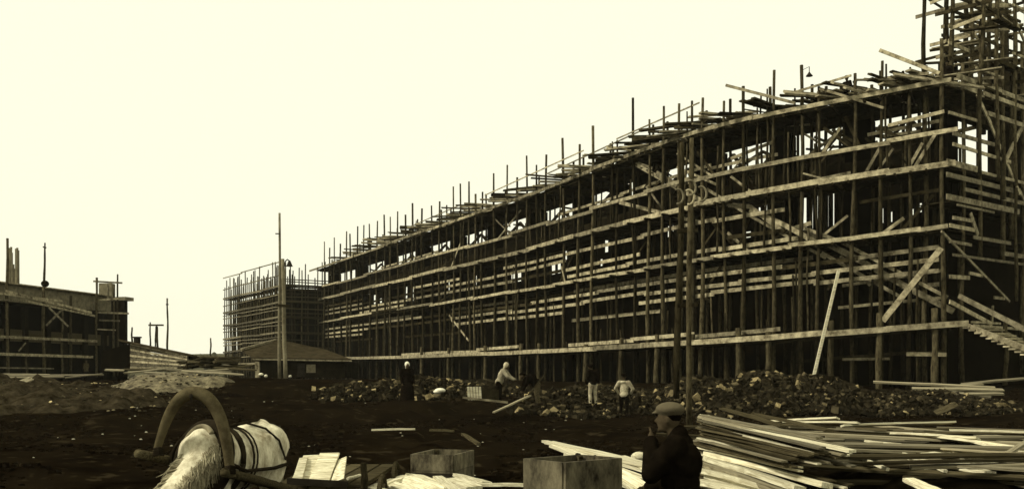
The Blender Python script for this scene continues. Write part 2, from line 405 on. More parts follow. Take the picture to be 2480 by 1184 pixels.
# planks laid loosely across the top deck, ends jutting out
def top_plank(m1, x, k):
    H = lerp_tab(TH, x); L = R(2.4, 4.6); c = P(x, 1.003+.011*(k % 5), R(-2.6, .3)); c.z += R(0, .1)
    if x > 1720: d = Vector((-1, R(-.9, .5), R(-.04, .13)))
    else: d = Vector((-1, R(-.45, .5), R(-.05, .05)))
    d.normalize(); c.z += R(-.05, .5)*(k % 3 == 0)+R(0, .2)*(x < 1720); m1.beam(c+d*L*.5, c-d*L*.5, R(.22, .36), R(.06, .1), (0, R(-1.2, .1), 1) if k % 2 else None)
xx = []; x = 800
while x < 2290: xx.append(x); x += lerp_tab(TH, x)*R(.007, .020)
for k, x in enumerate(xx):
    m1 = MB(); top_plank(m1, x, k)
    m1.build('loose_plank', M_BOARD if random.random() < .5 else M_DBOARD, SCF) if k % 2 or k > 180 else m1.build('loose_board', M_BOARD if random.random() < .5 else M_OLD, SCF)
# top rail, thin
for v, xa, xb in ((1.095, 1000, 1120), (1.12, 1180, 1420), (1.1, 1330, 1560), (1.13, 1500, 1700)):
    m1 = MB(); m1.beam(P(xa, v-.01, .2), P(xb, v+.012, .2), .05, .07); m1.build('top_rail', M_BOARD, SCF)
def px_beam(name, pts, wd, ht, m, parent, up=None):
    m1 = MB()
    for a, b in zip(pts, pts[1:]): m1.beam(a, b, wd, ht, up)
    return m1.build(name, m, parent)
def Yf(x, off=0): return P(x, 0, off).y
def FV(x, y, off=.4):
    """point on the facade plane seen at this place in the elevation"""
    return V(x, y, Yf(x, off))
for (a, b, wd, ht, off) in (((1758, 207), (1925, 250), .08, .14, .6), ((1920, 225), (2062, 183), .06, .10, .3), ((1985, 215), (2140, 262), .06, .12, .4), ((2130, 122), (2275, 178), .07, .16, .6),
                            ((2100, 195), (2250, 178), .06, .14, -.6), ((2150, 305), (2287, 270), .06, .16, .35), ((2140, 330), (2230, 318), .05, .12, -1.), ((1943, 322), (1990, 350), .05, .1, -1.2), ((2380-420, 375), (2020, 330), .05, .13, -1.4),
                            ((1770, 385), (1870, 345), .05, .16, -1.3), ((1640, 345), (1760, 300), .05, .16, -1.3), ((1815, 470), (2060, 418), .05, .13, -1.), ((1945, 420), (2020, 440), .05, .08, .3),
                            ((2138, 777), (2280, 600), .08, .26, .7), ((1700, 540), (1500, 490), .06, .2, -1.2), ((2040, 870), (2155, 868), .05, .12, .3), ((2195, 857), (2292, 858), .08, .18, .5),
                            ((1360, 645), (1370, 690), .05, .12, .5), ((1088, 763), (1135, 825), .05, .14, .4), ((1100, 790), (1090, 765), .05, .1, .5), ((2030, 745), (2290, 720), .05, .14, -1.2), ((2040, 692), (2280, 655), .05, .14, -1.2),
                            ((1545, 395), (1580, 408), .05, .14, -.6), ((1900, 560), (1965, 540), .05, .2, -1.), ((1640, 372), (1730, 430), .05, .1, .1)):
    px_beam('brace', [FV(*a, off), FV(*b, off)], wd, ht, M_BOARD, SCF)
# long gangway ramp climbing across the scaffold
RMP = thing('plank_ramp', P(1900, -.25, .5), 'long plank gangway slanting down to the right across the tall scaffold bays', 'ramp')
for nm, seq, wd, ht in (('stringer', ((1540, 398), (1652, 462), (1716, 494), (1816, 500), (1895, 560)), .06, .22), ('handrail', ((1712, 458), (1812, 520), (1905, 572), (2000, 625)), .06, .14),
                        ('handrail', ((1590, 420), (1640, 450)), .06, .3), ('stringer', ((1955, 565), (2085, 632), (2205, 700), (2310, 754)), .06, .28),
                        ('handrail', ((1935, 548), (2035, 585), (2140, 640), (2295, 720)), .06, .16), ('stringer', ((1816, 508), (1900, 545), (1985, 592)), .06, .24), ('handrail', ((1640, 405), (1735, 447)), .06, .12),
                        ('stringer', ((1990, 612), (2090, 668), (2190, 724)), .06, .16)):
    px_beam(nm, [FV(a, b, -.35 if nm == 'stringer' else -.2) for a, b in seq], wd, ht, M_BOARD, RMP)
for k in range(60):
    t = k/59; a = Vector((1545, 402)).lerp(Vector((2300, 752)), t)
    p = FV(a.x, a.y-2, -.4); q = FV(a.x, a.y-2, -1.15); m1 = MB(); m1.beam(p, q, .3, .05); m1.build('tread_board', M_DBOARD, RMP)

# ------------------------------------------------------------ right-hand end of the scaffold
c0 = P(2290, 0, .3); c0z = c0.z
wdir = Vector((.79, .61, 0)).normalized(); wout = Vector((.61, -.79, 0)); udir = Vector((-.87, .49, 0)).normalized()
def E(s, v, off=0): return Vector((c0.x, c0.y, c0z+11*v))+wdir*s+wout*off
def s_at(x):                                # distance along the end face that shows at this column
    t = (x-CX)/F; return (t*c0.y-c0.x)/(wdir.x-t*wdir.y)
END = thing('end_scaffold', E(0, -.25), 'timber scaffold wrapping the near right-hand corner of the building', 'scaffold')
for x, v0, v1, r, off in ((2331, -.25, 1.1, .1, 0), (2369, .3, 1.3, .11, .1), (2385, -.2, .8, .09, -1.2), (2404, .55, .80, .13, .5), (2404, -.25, .02, .12, .6), (2428, .3, 1.35, .13, 0), (2425, -.3, .1, .14, 1.2),
                          (2441, .12, .62, .09, .4), (2450, .4, 1.0, .15, 0), (2462, -.3, .16, .09, 1.4), (2300, -.25, 1.0, .12, -1.2), (2476, -.2, 1.3, .12, 0), (2520, -.2, 1.3, .12, 0), (2345, -.25, 1.0, .1, -1.4)):
    m1 = MB(); s = s_at(x); m1.pole(E(s, v0, off), E(s, v1, off), r, r*.75, .07); m1.build('pole', M_POLE, END, smooth=True)
def eb(x0, v0, x1, v1, ht=.2, off=.15, m=M_BOARD, name='ledger', wd=.06):
    m1 = MB(); m1.beam(E(s_at(x0), v0, off), E(s_at(x1), v1, off), wd, ht); return m1.build(name, m, END)
for v, x0, x1, ht in ((1.0, 2315, 2366, .26), (1.0, 2372, 2500, .2), (1.035, 2260+50, 2480, .22), (.665, 2286, 2366, .28), (.66, 2360, 2500, .14), (.61, 2285, 2445, .22), (.57, 2330, 2500, .18), (.525, 2285, 2460, .26),
                      (.50, 2310, 2400, .1), (.44, 2300, 2345, .16), (.405, 2292, 2352, .18), (.375, 2350, 2440, .16), (.33, 2425, 2500, .2), (.34, 2292, 2345, .14), (.92, 2385, 2500, .22), (.87, 2290, 2360, .14), (.79, 2300, 2400, .18),
                      (.74, 2300, 2440, .16), (.2, 2292, 2340, .18), (.22, 2340, 2372, .14), (.29, 2300, 2480, .12), (.02, 2345, 2415, .1), (.0, 2350, 2500, .12), (-.09, 2430, 2480, .14), (.13, 2400, 2425, .14)):
    eb(x0, v+R(-.004, .004), x1, v+R(-.004, .004), ht)
def EV(x, y, off=.3):
    s = s_at(x); p = E(s, 0, off); return V(x, y, p.y)
for a, b, ht in (((2280, 560), (2445, 730), .12), ((2366, 230), (2400, 302), .2), ((2398, 300), (2470, 470), .18), ((2430, 400), (2482, 295), .24), ((2350, 517), (2368, 570), .24), ((2325, 718), (2480, 795), .24), ((2300, 730), (2402, 785), .2),
                 ((2402, 785), (2404, 740), .16), ((2425, 800), (2480, 830), .2), ((2468, 458), (2482, 490), .16)):
    px_beam('brace', [EV(*a), EV(*b)], .06, ht, M_BOARD, END)
for v in (.985, .645, .51, .39):
    for k in range(3):
        m1 = MB(); m1.beam(E(.3, v, -.2-.5*k), E(9, v, -.2-.5*k), .44, .05); m1.build('plank_deck', M_DBOARD, END)
EW = thing('end_wing', E(4, -.25, -2), 'dark masonry end wall of the building behind the corner scaffold', 'building')
for s0, s1, v0, v1, nm, mm in ((.9, 14, -.3, .40, 'wall', M_WALL), (.9, 14, .665, .74, 'spandrel', M_CONC), (3.4, 4.3, .402, .663, 'pier', M_WALL), (4.4, 14, .402, .663, 'wall', M_WALL), (4.0, 5.0, .742, 1.2, 'pier', M_WALL), (9, 14, .742, 1.3, 'pier', M_WALL), (2.5, 14, .97, 1.02, 'eaves_beam', M_DBOARD)):
    m1 = MB(); m1.beam(E(s0, (v0+v1)/2, -2.3), E(s1, (v0+v1)/2, -2.3), .5, (v1-v0)*11); m1.build(nm, mm, EW)
for k in range(26):
    m1 = MB(); a = E(R(1, 8), R(.76, .96), R(-3, -5)); m1.beam(a, a+Vector((R(-1.5, 1.5), R(-1, 1), R(-.3, .3))), .1, .2); m1.build('inner_timber', M_DBOARD, EW)
# stair at the bottom right
STR = thing('plank_stair', E(s_at(2440), -.3, 1.2), 'rough plank stair with loose treads at the right foot of the scaffold', 'stairs')
m1 = MB(); A = V(2345, 790, 44.2); B = V(2500, 850, 41.5); m1.beam(A, B, .08, .25); m1.build('stringer', M_BOARD, STR)
A2 = V(2400, 800, 46); B2 = V(2500, 850, 43.5); m1 = MB(); m1.beam(A2, B2, .08, .25); m1.build('stringer', M_DBOARD, STR)
for k in range(11):
    t = k/10; p = V(2350+14*k, 793+6.5*k, 44.2-.25*k); m1 = MB(); m1.beam(p-Vector((.2, 0, 0)), p+Vector((1.5, .7, R(-.05, .05))), .35, .07); m1.build('tread', M_BOARD, STR)
px_beam('handrail', [V(2322, 716, 44), V(2505, 810, 41)], .06, .2, M_BOARD, STR)

# tower
TWR = thing('scaffold_tower', E(4, .98, -1), 'tall open scaffold tower of poles and boards rising above the right corner', 'scaffold')
z0 = c0z+11*1.0; grid = []
for i, sw in enumerate((2.6, 4.4, 6.2, 8.2, 10.2)):
    for j, su in enumerate((-.2, 1.1, 2.3, 3.4)):
        if j == 3 and i == 0: continue
        if i == 0 and j > 1: continue
        p = Vector((c0.x, c0.y, 0))+wdir*(sw+.3*j)+udir*su; grid.append((i, j, p))
        m1 = MB(); m1.pole((p.x, p.y, z0-(4 if j == 0 else .3)), (p.x+R(-.2, .2), p.y, z0+R(6.5, 8.5)), .13, .08, .1); m1.build('pole', M_POLE if j < 2 else M_DPOLE, TWR, smooth=True)
G = {(i, j): p for i, j, p in grid}
for L in range(10):
    z = z0+.3+L*.75
    for i in range(5):
        for j in range(4):
            if (i, j) not in G: continue
            for (k, l, e) in ((i+1, j, .5), (i, j+1, .9)):
                if (k, l) in G and random.random() < .5:
                    a = G[(i, j)].copy(); b = G[(k, l)].copy(); a.z = z+R(-.12, .12); b.z = z+R(-.12, .12); d = (b-a).normalized()
                    m1 = MB(); m1.beam(a-d*R(.1, e*.8), b+d*R(.1, e), .06, R(.10, .18)); m1.build('ledger' if l == j else 'cross_ledger', M_BOARD if random.random() < .45 else M_DBOARD, TWR)
for k in range(30):
    L = random.choice((0, 1.1, 2.2, 3.6, 5.0, 6.0)); b = random.choice(grid)[2]
    c = Vector((b.x+R(-1, 1), b.y+R(-1, 1), z0+.6+L)); d = (udir if k % 3 else wdir)+Vector((R(-.2, .2), 0, R(-.1, .1))); d.normalize()
    m1 = MB(); m1.beam(c-d*R(.7, 1.5), c+d*R(.7, 1.5), .3, .06); m1.build('loose_plank', M_DBOARD if k % 2 else M_BOARD, TWR)

for k in range(16):
    a = random.choice(grid)[2].copy(); b = random.choice(grid)[2].copy(); a.z = z0+R(-.2, 5.5); b.z = a.z+R(-.6, 2.0)
    if (b-a).xy.length < 2: continue
    m1 = MB(); m1.beam(a, b, .07, R(.12, .2)); m1.build('diagonal', M_BOARD if k % 2 else M_DBOARD, TWR)
# ------------------------------------------------------------ straight scaffolds: far wing, left block
def straight(name, label, p0, p1, zg, levels, ztop, n, r, rails, thickness=1.3, bh=.22, jut=True, bm=M_BOARD):
    p0 = Vector((*p0, 0)); p1 = Vector((*p1, 0)); d = (p1-p0).normalized(); nn = Vector((d.y, -d.x, 0))
    if nn.y > 0: nn = -nn
    T = thing(name, (*((p0+p1)/2).xy, zg), label, 'scaffold'); L = (p1-p0).length
    for k in range(n):
        t = L*(k+R(-.2, .2))/(n-1)
        for row in (0, 1):
            q = p0+d*t-nn*thickness*row; m1 = MB()
            m1.pole((q.x, q.y, zg), (q.x, q.y, ztop+R(-.5, 1.6)), r, r*.7, .06, 5); m1.build('pole' if row == 0 else 'inner_pole', M_POLE if row == 0 else M_DPOLE, T, smooth=True)
    for z in levels+rails:
        k = 0; sl = L/max(1, round(L/9))
        while k < L-.1:
            a = p0+d*(k-.3)+nn*.15; b = p0+d*(min(L, k+sl)+.3)+nn*.15; a.z = z+R(-.08, .08); b.z = z+R(-.08, .08)
            m1 = MB(); m1.beam(a, b, .06, bh if z in levels else .12); m1.build('ledger' if z in levels else 'rail', bm, T)
            if z in levels:
                a -= nn*(thickness*.55+.1); b -= nn*(thickness*.55+.1); a.z -= .14; b.z -= .14; m1 = MB(); m1.beam(a, b, thickness*1.05, .06); m1.build('plank_deck', M_DBOARD, T)
            k += sl
    return T, p0, d, nn
M_HAZB = mat('haze_toned_board', (.17, .148, .09), (.04, .033, .018), 3, objvar=.5)  # distance haze painted into the board colour of the far wing scaffold
W0 = (-26.8, 114.7); W1 = (-39.7, 134.6)
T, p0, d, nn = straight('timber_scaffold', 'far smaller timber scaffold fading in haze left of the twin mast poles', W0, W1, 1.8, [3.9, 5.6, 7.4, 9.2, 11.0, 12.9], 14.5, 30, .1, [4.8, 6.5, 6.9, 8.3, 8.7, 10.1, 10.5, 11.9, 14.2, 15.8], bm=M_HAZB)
T2, *_ = straight('timber_scaffold', 'dark short scaffold face joining the far wing to the long scaffold', W0, (-21.6, 117.3), 1.8, [3.9, 5.6, 7.4, 9.2, 11.0, 12.9], 14.5, 7, .1, [4.8, 6.5, 8.3, 9.7, 10.2, 11.6, 12.0, 12.4, 13.3, 13.6], bm=M_OLD)
WG = thing('building_wing', (-30, 122, 1.8), 'far dark wing of the unfinished block behind the small hazy scaffold', 'building')
a = Vector((*W0, 0)); b = Vector((*W1, 0))
for z0_, z1_, nm in ((1.5, 5.2, 'wall'), (6.6, 8.9, 'spandrel'), (10.3, 12.6, 'spandrel')):
    m1 = MB(); o = -nn*2.2; m1.beam(a+o+Vector((0, 0, (z0_+z1_)/2)), b+o+Vector((0, 0, (z0_+z1_)/2)), .6, z1_-z0_); m1.build(nm, M_WALL, WG)
for k in range(9):
    q = a+(b-a)*(k+.5)/9-nn*2.3; m1 = MB(); m1.beam((q.x, q.y, 5.2), (q.x, q.y, 12.2), 1.0, .8); m1.build('pier', M_WALL, WG)
m1 = MB(); m1.beam((-27.6, 116.6, 7), (-19.5, 120.5, 7), .6, 11.5); m1.build('end_wall', M_WALL, WG)

# left block
A0 = Vector((-42.5, 48.5, 0)); dl = Vector((3.3, 13.2, 0)).normalized()
def LP(x, z, off=0):      # on the left block's face plane
    nl = Vector((dl.y, -dl.x, 0)); base = Vector((-37.0, 70.2, 0)); t = (x-CX)/F
    base = base+nl*off; s = (t*base.y-base.x)/(dl.x-t*dl.y); q = base+dl*s; q.z = z; return q
def LV(x, y, off=0):
    q = LP(x, 0, off); return V(x, y, q.y)
LB = thing('brick_building', LP(120, 1.6, -2), 'low half-built block at far left with a pale parapet band', 'building')
def lb(x0, x1, z0_, z1_, off, th, nm, mm, T=LB):
    m1 = MB(); m1.beam(LP(x0, (z0_+z1_)/2, off), LP(x1, (z0_+z1_)/2, off), th, z1_-z0_); return m1.build(nm, mm, T)
lb(-120, 262, 1.4, 4.3, -2, .5, 'wall', M_WALL); lb(-120, 262, 4.8, 5.7, -1.98, .5, 'spandrel', M_OLD)
lb(-120, 262, 5.7, 7.6, -2.4, .5, 'upper_wall', M_WALL)
lb(-120, 262, 4.3, 4.8, -2.4, .5, 'window_band', M_WALL)
lb(-120, 265, 7.62, 8.95, -.9, .35, 'parapet', M_BRICKL); lb(-120, 266, 8.96, 9.05, -.8, .7, 'coping', M_BOARD)
lb(-120, 262, 7.55, 7.62, -1.4, 2.2, 'soffit', M_DBOARD)
for x in (10, 55, 110, 150, 200, 245):
    lb(x, x+9, 1.5, 7.5, -1.7, .4, 'pier', M_CONC)
m1 = MB(); q = LP(262, 0, -2); m1.beam((q.x, q.y, 5), (q.x+1.7, q.y-.4, 5), .5, 7.4); m1.build('end_wall', M_WALL, LB)
m1 = MB(); m1.beam((q.x, q.y+.4, 8.9), (q.x+1.9, q.y-.1, 8.9), 1.2, .3); m1.build('cornice', M_BRICKL, LB)
m1 = MB(); m1.box((q.x-.1, q.y, 9.6), 1.1, .8, 1.3); m1.build('chimney', M_BRICKL, LB)
LS = thing('timber_scaffold', LP(120, 1.6, 0), 'sparse pole scaffold in front of the low block at far left', 'scaffold')
def lbeam(nm, a, b, ht, off=.2, m=M_BOARD, wd=.06):
    m1 = MB(); m1.beam(LV(*a, off), LV(*b, off), wd, ht); return m1.build(nm, m, LS)
for x, yt, yb, r in ((-30, 600, 915, .1), (19, 577, 912, .12), (107, 690, 912, .13), (171, 715, 912, .11), (234, 672, 912, .11), (152, 740, 912, .08), (65, 860, 912, .09)):
    m1 = MB(); m1.pole(LV(x, yb), LV(x+R(-2, 2), yt), r, r*.8, .05); m1.build('pole', M_POLE, LS, smooth=True)
for x, yt in ((285, 664), (276, 690)):
    m1 = MB(); q = LP(262, 0, 0); p = V(x, 912, q.y-.5); m1.pole(p, V(x, yt, q.y-.5), .1, .07, .04); m1.build('pole', M_POLE, LS, smooth=True)
for a, b, ht in (((-60, 703), (150, 729), .16), ((14, 705), (222, 757), .2), ((-60, 725), (60, 727), .1), ((55, 727), (230, 765), .16), ((-60, 812), (235, 826), .2), ((-60, 855), (225, 864), .2), ((-60, 889), (130, 892), .1),
                 ((118, 744), (165, 790), .14), ((112, 788), (158, 742), .14), ((45, 850), (62, 830), .08)):
    lbeam('brace' if abs(a[1]-b[1]) > 30 and abs(a[0]-b[0]) < 80 else 'ledger', a, b, ht)
q = LP(262, 0, 0)
for a, b, ht in (((226, 681), (296, 685), .14), ((230, 756), (312, 759), .14), ((232, 727), (293, 722), .16), ((240, 775), (290, 777), .14), ((236, 797), (280, 799), .1), ((262, 690), (262, 722), .3)):
    m1 = MB(); m1.beam(V(*a, q.y-.6), V(*b, q.y-.6), .06, ht); m1.build('ledger', M_BOARD, LS)
for k in range(9):        # bundle of upright boards on the left roof
    m1 = MB(); x = 20+3.1*k; h = (625, 600, 598, 612, 640, 650, 602, 600, 606)[k]
    m1.beam(V(x, 694, 73+.3*(k % 3)), V(x+R(-1, 1), h, 73+.3*(k % 3)), .14, .06)
    tag(m1.build('upright_board', M_BRICKL, origin=V(x, 672, 73)), 'grey board standing upright in the bundle on the left roof', 'board', 'boards standing on the left roof')
MP = thing('roof_mast', V(107, 692, 72), 'thin mast with a small cross arm on the left roof', 'mast')
m1 = MB(); m1.pole(V(107, 692, 72), V(109, 588, 72), .09, .06, .03); m1.build('pole', M_POLE, MP)
m1 = MB(); m1.beam(V(104, 598, 72), V(112, 600, 72), .06, .1); m1.build('cross_arm', M_POLE, MP)
m1 = MB(); m1.ball(V(109, 687, 72), .28, .28, .25); m1.build('sack', M_CONC, MP)

# ------------------------------------------------------------ sheds, masts
SH = thing('wooden_shed', V(375, 892, 62), 'low plank-clad shed with sloping dark roof and stub chimney, left of centre', 'shed')
Y = 62
def shed_box(T, quad, Ya, Yb, m, nm):
    m1 = MB(); fr = [V(x, y, Ya) for x, y in quad]; k = Yb-Ya
    bk = [p+Vector((0, k, 0)) for p in fr]; m1.box8(fr+bk); return m1.build(nm, m, T)
# side plank wall sloping with the roof
for k in range(9):
    t0 = k/9; t1 = (k+.84)/9
    def wl(x, t):
        top = 829+(x-315)*(862-829)/(455-315); bot = 893; return V(x, top+(bot-top)*t, 62-(x-315)*.02)
    m1 = MB(); a, b, c, d_ = wl(315, t0), wl(453, t0), wl(453, t1), wl(315, t1)
    o = Vector((0, .25, 0)); oo = Vector((0, R(-.03, .03), 0)); m1.box8([a+oo, b+oo, c+oo, d_+oo, a+o, b+o, c+o, d_+o]); m1.build('wall_board', M_CRATE if k % 2 else M_BOARD, SH)
shed_box(SH, ((246, 850), (316, 832), (316, 895), (246, 895)), 62.5, 66, M_WALL, 'dark_wall')
m1 = MB(); a, b = V(286, 825, 61.8), V(464, 862, 59); o = Vector((0, 5, -.5)); u = Vector((0, 0, .12))
m1.box8([a, b, b+o, a+o, a+u, b+u, b+o+u, a+o+u]); m1.build('roof', M_ROOF, SH)
m1 = MB(); m1.tube([V(332, 832, 63), V(332, 818, 63)], .22, 10); m1.tube([V(332, 818, 63), V(332, 815, 63)], .3, 10); m1.build('chimney', M_IRON, SH)
S2 = thing('wooden_shed', V(700, 912, 70), 'long low dark shed with felt gable roof under the twin mast poles', 'shed')
shed_box(S2, ((622, 872), (835, 874), (835, 914), (622, 914)), 70, 76, M_CONC, 'wall')
m1 = MB(); f1, f2 = V(588, 846, 76), V(668, 824, 76); e1, e2 = V(614, 869, 69.6), V(850, 873, 69.6); r2 = V(790, 850, 76)
m1.box8([e1, e2, r2, f2, e1+u, e2+u, r2+u, f2+u]); m1.build('roof', M_ROOF, S2)
m1 = MB(); g = V(586, 848, 74); m1.box8([V(586, 850, 72), e1+Vector((0, .1, 0)), f2+Vector((0, 0, -.1)), V(590, 846, 76), V(586, 846, 72), e1+Vector((0, .1, .1)), f2+Vector((0, 0, .02)), V(590, 842, 76)]); m1.build('roof_slope', M_ROOF, S2)
m1 = MB(); m1.beam(V(584, 846, 71.5), V(669, 823, 75.8), .15, .16); m1.build('barge_board', M_BOARD, S2)
m1 = MB(); m1.beam(V(612, 869.5, 69.4), V(852, 873.5, 69.4), .1, .1); m1.build('eaves_board', M_BOARD, S2)
shed_box(S2, ((720, 880), (738, 880), (738, 912), (720, 912)), 69.9, 69.95, M_IRON, 'door')
f = shed_box(S2, ((742, 882), (764, 882), (764, 902), (742, 902)), 69.88, 69.95, M_BRICKL, 'window')
shed_box(S2, ((618, 875), (628, 875), (628, 914), (618, 914)), 69.7, 69.95, M_BOARD, 'corner_post')

def mast(label, x0, y0, x1, y1, Y, r, extra=(), name='utility_pole', m=M_POLE):
    T = thing(name, V(x0, y0, Y), label, 'pole'); m1 = MB(); m1.pole(V(x0, y0, Y), V(x1, y1, Y), r, r*.7, .05, 9); m1.build('pole', m, T, smooth=True)
    for (nm, a, b, w_) in extra:
        m1 = MB(); m1.beam(V(*a, Y-.12), V(*b, Y-.12), w_, w_); m1.build(nm, m, T)
    return T
mast('lone slim mast with a small cap standing right of the left shed', 405, 850, 405, 722, 90, .1, (('cap', (402, 737), (408, 737), .1),))
mast('short bare post sticking up behind the roof of the left shed', 320, 835, 320, 792, 80, .09)
T = mast('far frame of uprights with a cross beam behind the left shed', 364, 850, 364, 780, 85, .08, (('cross_beam', (360, 787), (396, 787), .14),), 'post_frame')
for a, b in (((381, 850), (379, 787)), ((376, 850), (378, 790)), ((383, 850), (381, 790))):
    m1 = MB(); m1.pole(V(*a, 85), V(*b, 85), .07, .06, .02); m1.build('upright', M_POLE, T)
mast('small distant post among debris left of the far scaffold', 510, 862, 510, 818, 85, .08)
Yp = 46
T = thing('utility_pole', V(683, 915, Yp), 'tall mast lashed to two shorter poles in front of the far wing, with a lamp', 'pole')
for a, b, r in (((677, 916), (677, 516), .085), ((692, 916), (684, 627), .105)):
    m1 = MB(); m1.pole(V(*a, Yp), V(*b, Yp), r, r*(.55 if b[1] < 600 else .9), .03, 9); m1.build('pole', M_BRICKL, T, smooth=True)
m1 = MB(); m1.beam(V(670, 739, Yp-.2), V(700, 741, Yp-.2), .1, .12); m1.build('cross_arm', M_DPOLE, T)
m1 = MB(); m1.beam(V(667, 566, Yp-.1), V(678, 566, Yp-.1), .05, .05); m1.build('peg', M_POLE, T)
m1 = MB(); m1.tube([V(690, 645, Yp), V(691, 633, Yp), V(696, 628, Yp), V(701, 632, Yp)], .03, 6); br = m1.build('bracket', M_IRON, T)
m1 = MB(); m1.tube([V(701, 631, Yp), V(701, 634, Yp), V(701, 642, Yp), V(701, 645, Yp)], [.04, .07, .13, .17], 12); m1.build('lamp_shade', M_IRON, T)
# small lamp hanging on a wire over the roof deck
def hang_lamp(px, py, Yd, label):
    T = thing('hanging_lamp', V(px, py, Yd), label, 'lamp')
    m1 = MB(); m1.tube([V(px, py-18, Yd), V(px, py-3, Yd)], .02, 5); m1.build('stem', M_IRON, T)
    m1 = MB(); m1.tube([V(px, py-5, Yd), V(px, py-2, Yd), V(px, py+5, Yd)], [.03, .06, .17], 12); m1.build('lamp_shade', M_IRON, T)
    m1 = MB(); m1.tube([V(px, py-18, Yd), V(px-16, py-10, Yd)], .012, 4); m1.build('wire', M_IRON, T)
hang_lamp(1960, 180, 46.5, 'small bell-shaped lamp hanging above the top deck')
# near telegraph pole with hook insulators
Yt = 24
T = thing('telegraph_pole', V(1668, 1040, Yt), 'tall twin-legged telegraph pole with curled insulator hooks behind the man in the cap', 'pole')
m1 = MB(); m1.pole(V(1668, 1042, Yt), V(1675, 335, Yt), .075, .06, .03, 10); m1.build('pole', M_POLE, T, smooth=True)
m1 = MB(); m1.pole(V(1638, 965, Yt+6), V(1652, 345, Yt+6), .10, .08, .04, 10); m1.build('leg', M_DPOLE, T, smooth=True)
for hx, hy, Yh in ((1642, 476, 26), (1672, 455, Yt-.2), (1698, 470, Yt-.2), (1668, 478, Yt-.2)):
    m1 = MB(); pts = []
    for k in range(9):
        a = math.radians(120-k*28); pts.append(V(hx+13*math.cos(a), hy-18*math.sin(a), Yh))
    m1.tube(pts, .028, 7); m1.build('insulator_hook', M_BOARD, T, smooth=True)
for zz in (740, 560):
    m1 = MB(); m1.beam(V(1640, zz, Yt+.2), V(1690, zz-3, Yt+.2), .06, .1); m1.build('cross_tie', M_DPOLE, T)
# leaning pale pole
m1 = MB(); A, B = V(1968, 922, 42.3), V(2031, 655, 42.9); m1.beam(A, B, .12, .1)
tag(m1.build('leaning_board', M_PALE, origin=A), 'thin pale board leaning steeply against the scaffold above the rubble', 'board')

# ------------------------------------------------------------ mounds, rubble
def mound(name, label, cat, pts, m, hgt, kind=None, seed=0, rough=.25):
    """pts: list of (X, Y, rx, ry, h) bumps; raised surface joined to the ground"""
    xs = [p[0] for p in pts]; yv = [p[1] for p in pts]; rx = max(p[2] for p in pts); ry = max(p[3] for p in pts)
    x0, x1, y0, y1 = min(xs)-rx, max(xs)+rx, min(yv)-ry, max(yv)+ry; nx = int((x1-x0)/.25)+2; ny = int((y1-y0)/.25)+2
    m1 = MB()
    for j in range(ny):
        for i in range(nx):
            X = x0+(x1-x0)*i/(nx-1); Y = y0+(y1-y0)*j/(ny-1); h = -.12
            for p in pts:
                d2 = ((X-p[0])/p[2])**2+((Y-p[1])/p[3])**2
                if d2 < 1: h = max(h, -.12+(p[4]+.12)*(1-d2)**1.1)
            if h > -.1: h += rough*noise.noise(Vector((X*.9+seed, Y*.9, 3)))+.4*rough*noise.noise(Vector((X*3+seed, Y*3, 8)))
            m1.v.append(Vector((X, Y, gz(X, Y)+h)))
    for j in range(ny-1):
        for i in range(nx-1):
            a = j*nx+i; m1.f.append([a, a+1, a+nx+1, a+nx])
    o = m1.build(name, m, origin=(sum(xs)/len(xs), sum(yv)/len(yv), gz(sum(xs)/len(xs), sum(yv)/len(yv))), smooth=True)
    return tag(o, label, cat, None, kind), m1
tag(*[mound('sand_heap', 'pale loose sand heap beneath the planks in front of the left shed', 'heap', [(-15.5, 43, 2.6, 2.5, .55), (-14.3, 43.5, 2.2, 2, .4)], M_SAND, 1)[0]])
mound('sand_heap', 'broad dull earth and sand bank at the far left edge', 'heap', [(-19, 38, 5, 4.5, .45), (-16.5, 36, 4, 4, .4), (-22, 41, 5, 4, .35)], M_DSAND, 1, seed=4, rough=.5)
mound('earth_bank', 'dark earth bank behind the horse left of the rubble', 'bank', [(-9, 42, 6, 4, .12), (-5, 44, 5, 4, .25), (-12, 46, 6, 4, .1), (-6, 34, 4, 3, .3), (-3.9, 37, 2.2, 1.8, .45)], M_SOIL, 1, seed=9)
rub = [(-6.2, 41.5, 2.5, 2.5, .35), (-4.2, 42.5, 2.8, 2.6, .5), (-1.8, 43.5, 3, 2.6, .25), (3.2, 40.5, 3, 3, .5), (5.2, 40, 2.6, 3, .3), (7.6, 38.5, 2.6, 3.2, .9), (10.2, 39, 3.0, 3.2, 1.05), (12.2, 39, 3, 3.0, 1.0), (14.2, 38.5, 3, 2.8, .5), (16.2, 38, 3, 2.6, .6), (18, 37.6, 2.2, 2.2, .25), (8.8, 36.5, 3, 2.2, .35), (2.2, 37.5, 2.4, 2, .25)]
ro, rm = mound('rubble_heap', 'long low heap of broken bricks along the scaffold foot', 'rubble', rub, M_WALL, 1, 'stuff', 2, .15)
m1 = MB(); pp = []
